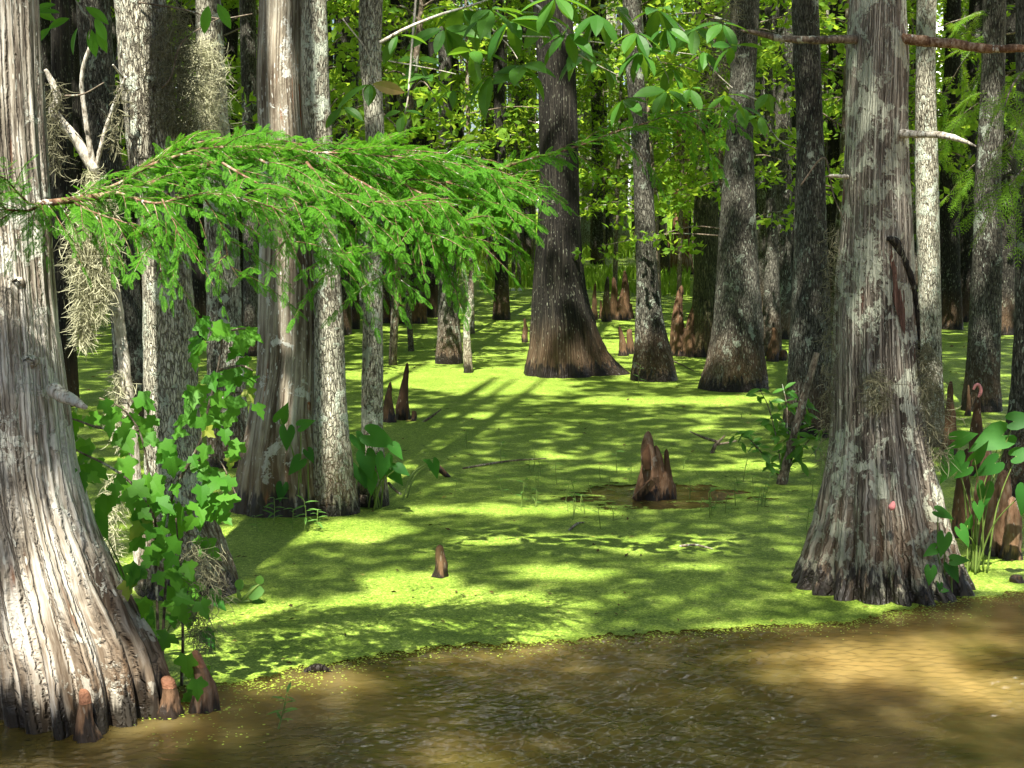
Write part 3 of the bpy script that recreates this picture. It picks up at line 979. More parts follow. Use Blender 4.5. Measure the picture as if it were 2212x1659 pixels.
# crown leaves cleared so the ripples mirror open sky
for k in range(46):
    q_ = G(rng.uniform(850, 1850), rng.uniform(1400, 1650))
    el_, az_ = math.radians(rng.uniform(38, 66)), rng.normal(0, .14)
    d_ = np.array([math.sin(az_) * math.cos(el_), math.cos(az_) * math.cos(el_), math.sin(el_)])
    w_ = CP[:, :3] - q_
    t_ = w_ @ d_
    keep &= ~((t_ > 0) & (np.linalg.norm(w_ - t_[:, None] * d_, axis=1) < .8))
for (q_, r_) in SH:
    w_ = CP[:, :3] - q_
    t_ = w_ @ SUN
    keep &= ~((t_ > 0) & (np.linalg.norm(w_ - t_[:, None] * SUN, axis=1) < r_))
CP = CP[keep]
locs = np.array([t['loc'][:2] for t in TREES])
ok = [i_ for i_, t in enumerate(TREES) if t['shade_crown']]
dd = ((CP[:, None, :2] - locs[ok][None]) ** 2).sum(-1)
own = np.array(ok)[dd.argmin(1)]
for i_, t in enumerate(TREES):
    q = CP[own == i_]
    if len(q) < 5:
        continue
    k = 14
    P = np.repeat(q, k, axis=0)
    s = P[:, 3]
    P3 = P[:, :3] + rng.normal(0, .42, (len(P), 3)) * s[:, None]
    d = unit(rng.normal(0, 1, (len(P), 3)))
    nn = unit(SUN * .8 + rng.normal(0, .6, (len(P), 3)))
    mbk = MB()
    stamp(mbk, LV, LF, P3, frame(d - nn * (d * nn).sum(-1, keepdims=True), nn), s * rng.uniform(.65, 1.2, len(P)))
    part('shade_crown', mbk, MAT['canopy'], t['obj'], t['loc'], smooth=False)

# ------------------------------------------------------------------ understory saplings and far wood
def blob_leaves(mb, centres, rad, per, size, flat=.5):
    c = np.repeat(np.asarray(centres), per, axis=0)
    r = np.repeat(np.asarray(rad), per)
    u = unit(rng.normal(0, 1, (len(c), 3))) * (rng.uniform(0, 1, (len(c), 1)) ** .45)
    P = c + u * r[:, None] * np.array([1, 1, flat])
    d = unit(rng.normal(0, 1, (len(c), 3)) + np.array([0, 0, -.5]))
    nn = unit(rng.normal(0, .8, (len(c), 3)) + np.array([0, 0, .9]))
    stamp(mb, LV, LF, P, frame(d - nn * (d * nn).sum(-1, keepdims=True), nn), size * rng.uniform(.6, 1.3, len(c)))


sap = []
for v in range(7):
    tm, fm = MB(), MB()
    Ht = 7.5
    lean = rng.normal(0, .5, 2)
    st = np.array([[0, 0, -.1], [lean[0] * .2, lean[1] * .2, 2.2], [lean[0] * .6, lean[1] * .6, 4.6], [lean[0], lean[1], Ht]])
    tube(tm, st, [.055, .045, .035, .012], 7, .1, 24)
    cs, rd = [], []
    for b in range(26):
        z = rng.uniform(2.0, Ht)
        base = np.array([np.interp(z, st[:, 2], st[:, 0]), np.interp(z, st[:, 2], st[:, 1]), z])
        a = rng.uniform(0, 2 * PI)
        L = rng.uniform(.5, 1.9) * (1.15 - .6 * (z - 2) / Ht)
        tip = base + np.array([math.cos(a) * L, math.sin(a) * L, rng.uniform(-.25, .5)])
        tube(tm, [base, (base + tip) / 2 + [0, 0, .12], tip], [.016, .011, .004], 5, 0, 8)
        for f_ in (.45, .75, 1.0):
            cs.append(base + (tip - base) * f_ + rng.normal(0, .1, 3))
            rd.append(rng.uniform(.22, .5))
    blob_leaves(fm, cs, rd, 26, .135, .45)
    sap.append((tm.mesh('trunk', (0, 0, 0), True, MAT['twig']), fm.mesh('foliage', (0, 0, 0), False, MAT['under'])))
spots = []
rs = np.random.default_rng(5)
for n_, (ya, yb_) in ((20, (21, 32)), (34, (32, 50)), (44, (50, 78))):
    for k in range(n_):
        Y = rs.uniform(ya, yb_)
        px = rs.uniform(-80, 2290)
        if Y < 34 and (1100 < px < 1330 or px < 420):
            continue
        spots.append((px, Y, rs.uniform(.85, 1.25), rs.uniform(0, 6.28), int(rs.integers(7))))
for (px, Y, s, a, v) in spots:
    o = bpy.data.objects.new('understory_sapling', None)
    COL.objects.link(o)
    o.location = ((px - CX) * mpp(Y), Y, 0)
    o.scale = (s, s, s)
    o.rotation_euler = (0, 0, a)
    o['label'] = 'slender leafy sapling with sunlit yellow-green leaves among the trunks behind'
    o['category'] = 'sapling'
    o['group'] = 'leafy saplings among the trunks'
    for nm, me in zip(('trunk', 'foliage'), sap[v]):
        c = bpy.data.objects.new(nm, me)
        COL.objects.link(c)
        c.parent = o

mb = MB()
n = 5200
Y = rng.uniform(62, 125, n)
X = rng.uniform(-1, 1, n) * (.36 * Y + 5)
Z = rng.uniform(0, 1, n) ** .8 * (.135 * Y + 5)
keep = ~((np.abs(X / mpp(Y) + CX - 1290) < 200) & (Y < 92) & (Z < 2.0))
C = np.column_stack([X, Y, Z])[keep]
blob_leaves(mb, C, rng.uniform(.5, 1.3, len(C)), 20, .34, .6)
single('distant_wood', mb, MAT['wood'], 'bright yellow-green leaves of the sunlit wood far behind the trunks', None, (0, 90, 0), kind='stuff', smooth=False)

# marsh grass on the far mat
mb = MB()
GV = [(-.5, 0, 0), (.5, 0, 0), (.32, .12, .6), (-.2, .12, .6), (.25, .5, 1.0)]
GF = [[[0, 1, 2, 3]], [[3, 2, 4]]]
P = []
for (x0, x1, y0, y1, cnt) in ((960, 1490, 520, 640, 16000), (960, 1500, 462, 525, 15000), (850, 1560, 446, 470, 4200), (600, 1000, 462, 520, 1800), (1500, 2212, 458, 500, 2200), (100, 600, 462, 500, 1000)):
    px = rng.uniform(x0, x1, cnt)
    py = rng.uniform(y0, y1, cnt)
    q = np.array([G(a, b) for a, b in zip(px, py)])
    kk = fbm(q * np.array([.35, .12, 1]), 3, 31) + (.35 if y1 < 530 else .14) > 0
    P.append(q[kk])
P = np.concatenate(P)
a = rng.uniform(0, 2 * PI, len(P))
R = frame(np.column_stack([np.cos(a), np.sin(a), a * 0]), np.tile([0, 0, 1.0], (len(P), 1)))
hh = np.clip(P[:, 1] / 70, .5, 1.4) * rng.uniform(.12, .62, len(P))
stamp(mb, GV, GF, P, R, np.column_stack([hh * .16, hh * .8, hh]))
single('marsh_grass', mb, MAT['grass'], 'sunlit yellow-green grass growing on the far duckweed', None, (0, 60, 0), kind='stuff', smooth=False)

# ------------------------------------------------------------------ feathery cypress boughs
def spray_template(npair=15):
    V, F = [], []
    k = 0
    V += [(0, -.008, 0), (1, -.004, -.12), (1, .004, -.12), (0, .008, 0)]
    F.append([0, 1, 2, 3])
    k = 4
    for i_ in range(npair):
        t = .06 + .92 * i_ / (npair - 1)
        L = .24 * (math.sin(PI * min(1, t * .9 + .12)) ** .6) + .03
        z = -.12 * t * t
        for sgn in (-1, 1):
            a = math.radians(58 - 14 * t)
            d = np.array([math.cos(a), sgn * math.sin(a), -.22])
            q = np.array([-d[1], d[0], 0]) * .024
            b = np.array([t, 0, z])
            V += [tuple(b), tuple(b + d * L * .45 + q), tuple(b + d * L), tuple(b + d * L * .45 - q)]
            F.append([k, k + 1, k + 2, k + 3])
            k += 4
    return np.array(V), np.array(F)


SPV, SPF = spray_template()
SPV2, SPF2 = spray_template(6)


def bough(paths, dens=1.0, twig=(.14, .42), spray=(.06, .105), r0=.012, droop=.55, tmpl=None, up=0.0):
    """returns (stems, foliage): paths are lists of 3-D points"""
    wood, fol = MB(), MB()
    TV, TF = tmpl or (SPV, SPF)
    allP, allD, allN, allS = [], [], [], []
    for pi_, (pts, rr, dmul) in enumerate(paths):
        pts = np.asarray(pts, float)
        L = np.linalg.norm(np.diff(pts, axis=0), axis=1).sum()
        q = spline(pts, max(8, int(L / .03)))
        q = q + fbm(q * 7, 2, pi_ + 3)[:, None] * .012
        tube(wood, q, np.linspace(rr, rr * .3, len(q)), 6, .1)
        t = unit(np.gradient(q, axis=0))
        nt_ = int(L / .030 * dens * dmul)
        idx = np.clip((np.linspace(.03, 1, max(nt_, 1)) * (len(q) - 1)).astype(int), 0, len(q) - 1)
        for n_, i_ in enumerate(idx):
            side = np.cross(t[i_], [0, 0, 1])
            side = side / (np.linalg.norm(side) + 1e-6) * (1 if n_ % 2 else -1)
            d = t[i_] * rng.uniform(.35, 1.0) + side * rng.uniform(.15, .9) + np.array([0, 0, rng.uniform(-.75, .55) + up])
            d = unit(d)
            tl = rng.uniform(*twig)
            m_ = max(4, int(tl / .026))
            s_ = np.linspace(0, 1, m_)[:, None]
            tw = q[i_] + d * tl * s_ + np.array([0, 0, -droop]) * tl * s_ ** 2 * rng.uniform(.4, 1.1)
            tube(wood, tw, [.0028, .0012], 3)
            tt = unit(np.gradient(tw, axis=0))
            pl = unit(np.cross(tt, np.cross([0, 0, 1.0], tt) + rng.normal(0, .25, 3)))
            nn = unit(np.tile([0, 0, 1.0], (m_, 1)) * .8 + rng.normal(0, .35, 3) - tt * 0.1)
            for sg in (-1, 1):
                sd_ = np.cross(nn, tt) * sg
                dr = unit(tt * .75 + sd_ * .8 + np.array([0, 0, -.22]) + rng.normal(0, .2, (m_, 3)))
                allP.append(tw)
                allD.append(dr)
                allN.append(nn)
                allS.append(rng.uniform(*spray, m_) * (1 - .35 * s_[:, 0]))
            allP.append(tw[-1:])
            allD.append(tt[-1:])
            allN.append(nn[-1:])
            allS.append(np.array([spray[1] * .8]))
    P, D, N_, S = (np.concatenate(x_) for x_ in (allP, allD, allN, allS))
    N_ = unit(N_ - D * (N_ * D).sum(-1, keepdims=True))
    stamp(fol, TV, TF, P, frame(D, N_), S)
    return wood, fol


YB = T['left']['Y']
def PW(l, Y0, Y1=None):
    l = np.asarray(l, float)
    Y1 = Y0 if Y1 is None else Y1
    return [W(a, b, Y0 + (Y1 - Y0) * k / max(1, len(l) - 1)) for k, (a, b) in enumerate(l)]


main = [
 (PW([(70, 445), (150, 430), (260, 416), (370, 382), (480, 350), (590, 343), (660, 350), (750, 370), (860, 384), (960, 396), (1050, 400), (1120, 398)], YB - .1, YB + .5), .019, 1.0),
 (PW([(150, 430), (250, 400), (340, 350), (450, 322), (560, 318), (680, 330), (800, 338), (920, 346), (1060, 362)], YB, YB + .35), .010, 1.0),
 (PW([(250, 418), (330, 440), (430, 425), (520, 430), (600, 455)], YB - .15, YB - .35), .008, .9),
 (PW([(160, 440), (230, 470), (300, 500), (340, 560)], YB - .1, YB - .25), .006, .8),
 (PW([(480, 352), (560, 400), (620, 460), (640, 520)], YB, YB - .3), .007, .7),
 (PW([(430, 420), (480, 480), (500, 560), (520, 600)], YB - .2, YB - .3), .005, .45),
 (PW([(660, 352), (720, 420), (750, 480), (765, 545)], YB + .1, YB - .1), .008, .95),
 (PW([(740, 370), (820, 420), (890, 470), (940, 520)], YB + .1, YB - .15), .008, 1.1),
 (PW([(860, 386), (930, 430), (980, 470), (1010, 520)], YB + .25, YB + .05), .007, 1.0),
 (PW([(960, 396), (1030, 420), (1090, 450), (1130, 470)], YB + .3, YB + .3), .006, .9),
 (PW([(560, 345), (660, 395), (760, 430), (860, 440), (960, 440)], YB - .05, YB - .1), .007, 1.0),
 (PW([(300, 360), (420, 310), (540, 300), (680, 318), (800, 322), (940, 330), (1040, 345)], YB + .2, YB + .5), .006, .9),
 (PW([(600, 400), (680, 470), (720, 540), (740, 600)], YB - .1, YB - .3), .005, .7),
 (PW([(760, 440), (820, 500), (850, 560), (855, 600)], YB, YB - .1), .004, .7),
 (PW([(860, 440), (920, 500), (960, 560)], YB + .05, YB), .004, .7),
 (PW([(350, 430), (380, 490), (385, 540)], YB - .3, YB - .4), .004, .6),
 (PW([(90, 440), (60, 455), (20, 452), (-40, 455)], YB - .4, YB - .6), .008, 1.1),
 (PW([(60, 440), (20, 400), (-10, 370)], YB - .4, YB - .7), .006, .7),
]
wood, fol = bough(main, 1.35, (.10, .34), (.05, .095), droop=.36, up=.08)
br = part('branch', wood, MAT['redtwig'], T['left']['obj'], T['left']['loc'])
part('foliage', fol, MAT['needle'], br, T['left']['loc'], smooth=False)

# a second bough entering from behind, over the central cypress
b2 = [
 (PW([(1080, 365), (1150, 340), (1240, 318), (1330, 285), (1420, 258), (1500, 238)], YB + .6, YB + 1.1), .007, .75),
 (PW([(1330, 285), (1370, 320), (1400, 350)], YB + .9, YB + .9), .004, .55),
 (PW([(1480, 245), (1520, 290), (1535, 330)], YB + 1.1, YB + 1.1), .004, .6),
 (PW([(1480, 240), (1530, 235), (1560, 232)], YB + 1.1, YB + 1.2), .004, .6)]
wood, fol = bough(b2, .75, (.10, .24), (.055, .10), droop=.35)
br = part('branch', wood, MAT['redtwig'], T['left']['obj'], T['left']['loc'])
part('foliage', fol, MAT['needle'], br, T['left']['loc'], smooth=False)

# lit cypress sprays around the right-hand trunks
for key, Yo, paths in (('ac', .6, [[(2150, 60), (2090, 120), (2040, 200)], [(2150, 200), (2080, 250), (2030, 330)], [(2160, 330), (2100, 360), (2050, 420)], [(2150, 20), (2080, 40), (2020, 60)], [(2150, 120), (2100, 200), (2070, 280)]]),
                       ('ad', -1.0, [[(2230, 240), (2200, 280), (2185, 330)], [(2240, 340), (2205, 370), (2180, 400)], [(2230, 130), (2190, 180), (2170, 230)]])):
    Yt = T[key]['Y'] + Yo
    wood, fol = bough([(PW(p_, T[key]['Y'], Yt), .014, .55) for p_ in paths], .36, (.25, .6), (.12, .2), tmpl=(SPV2, SPF2))
    br = part('branch', wood, MAT['twig'], T[key]['obj'], T[key]['loc'])
    part('foliage', fol, MAT['needle_far'], br, T[key]['loc'], smooth=False)

# ------------------------------------------------------------------ dead branches on the lichened cypress
YR = T['right']['Y']
for pts, r, mt, dy in (([(1850, 84), (1760, 86), (1690, 84), (1640, 72), (1600, 66)], [.026, .024, .02, .016, .006], 'twig', -.15),
                       ([(1945, 82), (2000, 90), (2060, 94), (2130, 104), (2260, 104)], [.03, .033, .028, .026, .02], 'redtwig', -.1),
                       ([(1925, 288), (1980, 290), (2040, 293), (2080, 304), (2108, 316)], [.026, .022, .019, .013, .005], 'deadwood', -.35),
                       ([(1830, 382), (1800, 380), (1785, 381)], [.014, .01, .004], 'deadwood', -.15)):
    mbk = MB()
    tube(mbk, PW(pts, YR - .12, YR + dy - .2), r, 12, .25, 40, int(pts[0][0]))
    part('branch', mbk, MAT[mt], T['right']['obj'], T['right']['loc'])
mbk = MB()
tube(mbk, PW([(1918, 515), (1932, 522), (1945, 550), (1962, 585), (1975, 625), (1984, 700), (1986, 780)], YR - .235, YR - .06), [.012, .030, .026, .022, .017, .012, .004], 10, .3, 60)
part('bark_strip', mbk, MAT['cypress_dark'], T['right']['obj'], T['right']['loc'], label='loose dark curling strip of bark')
inf = T['right']
nu, nv_ = 10, 26
U, Vv = np.meshgrid(np.linspace(0, 1, nu), np.linspace(0, 1, nv_))
pyy = 520 + Vv * 250
edge = np.interp(pyy, [520, 550, 585, 625, 700, 770], [1932, 1948, 1963, 1974, 1982, 1984])
pxx = edge - 4 - (1 - U) * np.interp(pyy, [520, 560, 640, 700, 770], [4, 26, 44, 34, 3])
X = np.zeros(U.shape + (3,))
for a_ in range(nv_):
    for b_ in range(nu):
        q_ = W(pxx[a_, b_], pyy[a_, b_], inf['Y'])
        r_ = np.interp(q_[2], inf['zz'], inf['rr'])
        x_ = np.interp(q_[2], inf['zz'], inf['xc'])
        dx = np.clip((q_[0] - x_) / r_, -.985, .985)
        Yq = inf['Y'] - r_ * math.sqrt(1 - dx * dx) - .012
        X[a_, b_] = W(pxx[a_, b_], pyy[a_, b_], Yq)
i, j = np.meshgrid(np.arange(nv_ - 1), np.arange(nu - 1), indexing='ij')
mbk = MB().add(X.reshape(-1, 3), np.stack([i * nu + j, i * nu + j + 1, (i + 1) * nu + j + 1, (i + 1) * nu + j], -1).reshape(-1, 4))
part('bark_scar', mbk, MAT['scar'], T['right']['obj'], T['right']['loc'], label='bare red-brown wood inside the curved scar')
mbk = MB()
tube(mbk, PW([(115, 842), (135, 855), (160, 866), (185, 880)], YB - .2, YB - .35), [.035, .03, .024, .012], 12, .2, 24)
part('branch_stub', mbk, MAT['deadwood'], T['left']['obj'], T['left']['loc'], label='broken pale branch stub')
for (px, py, s) in ((37, 612, .016), (63, 782, .017)):
    mbk = MB()
    c = W(px, py, YB - .19)
    tube(mbk, [c + [0, .08, 0], c + [0, .01, 0], c + [0, -.006, .002], c + [0, .012, .002], c + [0, .02, 0]], [s * 2.4, s * 2.0, s * 1.3, s * .8, s * .2], 18, .25)
    part('knot', mbk, MAT['cypress_warm'], T['left']['obj'], T['left']['loc'])

# ------------------------------------------------------------------ forked white snag
ys_ = G(300, 1275)[1]
mbk = MB()
tube(mbk, PW([(303, 1285), (300, 1150), (292, 1000), (275, 850), (258, 700), (240, 580), (225, 480), (212, 400), (205, 365)], ys_, ys_ - .2), [.045, .036, .032, .036, .034, .032, .028, .024, .022], 14, .15, 120, 5)
sn = thing('forked_snag', 'dead white snag forking into three bare prongs, left of the pale tree', 'dead tree', G(303, 1280))
part('trunk', mbk, MAT['deadwood'], sn, G(303, 1280))
for pts, r in (([(206, 368), (190, 345), (170, 310), (148, 282), (128, 258), (115, 240), (124, 215), (118, 190), (106, 165), (98, 150)], [.034, .032, .031, .03, .029, .028, .026, .022, .017, .010]),
               ([(206, 368), (197, 330), (188, 280), (180, 220), (176, 180), (181, 140), (194, 102)], [.018, .016, .015, .014, .013, .012, .010]),
               ([(206, 368), (215, 330), (228, 280), (245, 230), (260, 195), (272, 165)], [.016, .014, .013, .012, .011, .008]),
               ([(268, 170), (258, 158), (244, 140)], [.008, .007, .005])):
    mbk = MB()
    tube(mbk, PW(pts, ys_ - .2, ys_ - .35), r, 10, .15, 60, int(pts[-1][0]))
    part('prong', mbk, MAT['deadwood'], sn, G(303, 1280))

# twisted thin snag by tree o
y0 = G(1012, 806)
mbk = MB()
tube(mbk, PW([(1012, 812), (1010, 770), (1008, 730), (1010, 690), (1018, 655), (1010, 620), (1002, 590), (998, 560), (992, 530), (990, 500)], y0[1]), [.068, .06, .05, .05, .045, .036, .034, .03, .026, .02], 14, .2, 80, 6)
single('twisted_snag', mbk, MAT['tupelo_pale'], 'thin pale crooked dead stem standing in the duckweed left of centre', 'dead tree', y0)


# ------------------------------------------------------------------ Spanish moss
def moss(mb, pts, rad, n, L=(.05, .11), w=.0024, fall=.6):
    pts = np.asarray(pts, float)
    q = spline(pts, 80) if len(pts) > 2 else spline(pts, 80)
    k = rng.integers(0, 80, n)
    rr = np.interp(k / 79, np.linspace(0, 1, len(rad)), rad)
    off = rng.normal(0, .5, (n, 3)) * np.array([1, .7, .35])
    P = q[k] + off * rr[:, None]
    ln = rng.uniform(*L, n)
    d = unit(rng.normal(0, 1, (n, 3)) * np.array([1, .8, .6]) + np.array([0, 0, -fall]))
    curl = rng.normal(0, .8, (n, 3))
    m_ = 6
    X = [P]
    for s in range(1, m_):
        d = unit(d + curl * .28 + np.array([0, 0, -.16 * fall]))
        X.append(X[-1] + d * (ln / (m_ - 1))[:, None])
    X = np.stack(X, 1)
    side = unit(np.cross(unit(X[:, -1] - X[:, 0]), rng.normal(0, 1, (n, 3))))
    ww = w * np.array([.7, 1, 1, .9, .7, .25])
    A = X + side[:, None] * ww[None, :, None]
    B = X - side[:, None] * ww[None, :, None]
    V = np.stack([A, B], 2).reshape(n, m_ * 2, 3)
    f = np.array([[2 * s, 2 * s + 1, 2 * s + 3, 2 * s + 2] for s in range(m_ - 1)])
    mb.add(V.reshape(-1, 3), (f[None] + (np.arange(n) * m_ * 2)[:, None, None]).reshape(-1, 4))


def moss_thing(specs, mat, label, loc):
    mb = MB()
    for sp in specs:
        moss(mb, *sp)
    single('spanish_moss', mb, MAT[mat], label, 'moss', loc)


ym = ys_ - .28
moss_thing([(PW([(200, 420), (190, 500), (185, 580), (185, 660), (182, 735)], ym), [.10, .12, .10, .07, .03], 2700, (.05, .13), .0021, .7),
            (PW([(225, 430), (230, 520), (225, 600), (222, 680)], ym), [.06, .08, .06, .02], 800, (.05, .12), .0021, .7),
            (PW([(195, 370), (205, 420)], ym), [.06, .07], 200)], 'moss', 'big pale clump of moss hanging from the white forked snag', W(200, 420, ym))
moss_thing([(PW([(262, 800), (258, 850), (256, 900), (260, 960)], ys_ - .1), [.05, .07, .06, .04], 420),
            (PW([(255, 1020), (248, 1080), (242, 1150), (240, 1225)], ys_ - .1), [.06, .06, .05, .03], 480)], 'moss', 'pale moss strings low on the snag, behind the maple leaves', W(260, 900, ys_))
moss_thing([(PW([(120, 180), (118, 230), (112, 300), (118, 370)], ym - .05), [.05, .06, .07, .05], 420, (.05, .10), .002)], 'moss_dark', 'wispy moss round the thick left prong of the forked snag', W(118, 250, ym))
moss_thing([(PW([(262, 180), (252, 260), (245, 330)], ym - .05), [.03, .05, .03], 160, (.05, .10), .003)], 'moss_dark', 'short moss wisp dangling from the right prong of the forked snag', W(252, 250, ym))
Yp = T['pale']['Y']
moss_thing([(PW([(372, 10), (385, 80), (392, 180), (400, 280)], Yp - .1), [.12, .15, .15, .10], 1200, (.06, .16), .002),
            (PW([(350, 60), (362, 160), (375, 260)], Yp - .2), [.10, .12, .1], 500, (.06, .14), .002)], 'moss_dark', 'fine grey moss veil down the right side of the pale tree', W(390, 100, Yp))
Yg_ = T['g']['Y']
moss_thing([(PW([(440, 90), (446, 160), (450, 230), (456, 290)], Yg_ - .2), [.14, .17, .16, .12], 1700, (.07, .16), .0024)], 'moss', 'shaggy moss on the mossy-sided trunk above the feathery bough', W(445, 150, Yg_))
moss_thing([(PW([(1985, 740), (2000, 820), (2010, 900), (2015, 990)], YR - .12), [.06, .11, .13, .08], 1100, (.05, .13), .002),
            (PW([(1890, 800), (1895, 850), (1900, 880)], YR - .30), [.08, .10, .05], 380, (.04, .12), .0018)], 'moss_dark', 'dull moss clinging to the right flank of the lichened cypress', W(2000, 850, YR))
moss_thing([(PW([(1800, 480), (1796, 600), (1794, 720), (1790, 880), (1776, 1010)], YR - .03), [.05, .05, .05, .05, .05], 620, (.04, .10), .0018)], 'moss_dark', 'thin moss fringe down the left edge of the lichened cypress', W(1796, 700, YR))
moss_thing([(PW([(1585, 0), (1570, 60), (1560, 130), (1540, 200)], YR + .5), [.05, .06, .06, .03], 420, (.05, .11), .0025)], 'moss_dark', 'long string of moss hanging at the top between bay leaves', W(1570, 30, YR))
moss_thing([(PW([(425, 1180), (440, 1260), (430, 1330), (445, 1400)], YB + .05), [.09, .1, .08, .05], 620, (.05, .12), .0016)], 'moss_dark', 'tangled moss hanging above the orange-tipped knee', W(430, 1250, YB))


# ------------------------------------------------------------------ cypress knees
def knee(px, py, w, h, label, mat='knee', lean=0.0, tip=0.28, seed=0, group=None, tipmat=None, lump=.32, pw=1.25, lobes=()):
    g = G(px, py)
    Y = g[1]
    s = mpp(Y)
    r, H = w / 2 * s, h * s
    Yc = Y + r * .7
    seg, nv = (40, 44) if w * .463 > 12 else (18, 22)
    t = np.linspace(0, 1, nv)
    rr = r * ((1 - t) ** pw * (1 - tip) + tip) * np.where(t > .86, np.sqrt(np.clip(1 - ((t - .86) / .14) ** 2, 0, 1)) * .98 + .02, 1)
    th = np.arange(seg) * 2 * PI / seg
    Tt, Z = np.meshgrid(th, t, indexing='xy')
    q = np.stack([np.cos(Tt) * 1.3 + seed * 3.7, np.sin(Tt) * 1.3, Z * H / max(r, .01) * .55], -1)
    d = fbm(q, 3, seed + 50)
    q2 = np.stack([np.cos(Tt) * 5 + seed, np.sin(Tt) * 5, Z * H / max(r, .01) * .9], -1)
    d2 = fbm(q2, 2, seed + 70)
    R = rr[:, None] * (1 + lump * d + .07 * d2 + .10 * np.cos(5 * Tt + seed + 2 * Z) * (1 - Z) + .05 * np.abs(np.sin(9 * Tt + seed * 2)) * (1 - Z))
    bend = lean * s * t ** 1.3 + .12 * r * np.sin(t * 5 + seed)
    X = np.stack([g[0] + bend[:, None] + np.cos(Tt) * R, Yc + np.sin(Tt) * R, Z * H * 1.0 - .0], -1)
    X = np.concatenate([X[:1] - np.array([0, 0, .15]), X])
    nrow = len(X)
    i, j = np.meshgrid(np.arange(nrow - 1), np.arange(seg), indexing='ij')
    j2 = (j + 1) % seg
    F = np.stack([i * seg + j, i * seg + j2, (i + 1) * seg + j2, (i + 1) * seg + j], -1).reshape(-1, 4)
    mb = MB().add(X.reshape(-1, 3), F)
    loc = np.array([g[0], Yc, 0])
    for n_, (dx, w2, h2, l2, dy) in enumerate(lobes):          # further lobes grown into the same knee
        tt_ = np.linspace(0, 1, nv)
        r2 = w2 / 2 * s * ((1 - tt_) ** .8 * .8 + .2) * np.where(tt_ > .9, np.sqrt(np.clip(1 - ((tt_ - .9) / .1) ** 2, 0, 1)), 1)
        q3 = np.stack([np.cos(Tt) * 2 + n_ * 5, np.sin(Tt) * 2, Z * 5], -1)
        R2 = np.maximum(r2, .002)[:, None] * (1 + .4 * fbm(q3, 3, seed + n_) + .1 * np.cos(7 * Tt))
        X2 = np.stack([g[0] + dx * s + (l2 * s * tt_)[:, None] + np.cos(Tt) * R2, Yc + dy + np.sin(Tt) * R2 * .8, Z * h2 * s], -1)
        X2 = np.concatenate([X2[:1] - np.array([0, 0, .15]), X2])
        mb.add(X2.reshape(-1, 3), F)
    if tipmat:
        cut = nrow - int(nv * .3)
        tp = MB().add(np.concatenate([(X[cut:] - X[cut:].mean(1, keepdims=True)) * 1.04 + X[cut:].mean(1, keepdims=True)]).reshape(-1, 3), F[:(nrow - cut - 1) * seg])
        t_ = thing('cypress_knee', label, 'cypress knee', loc, group)
        part('stem', mb, MAT[mat], t_, loc)
        part('tip', tp, MAT[tipmat], t_, loc)
        return t_
    return single('cypress_knee', mb, MAT[mat], label, 'cypress knee', loc, group)


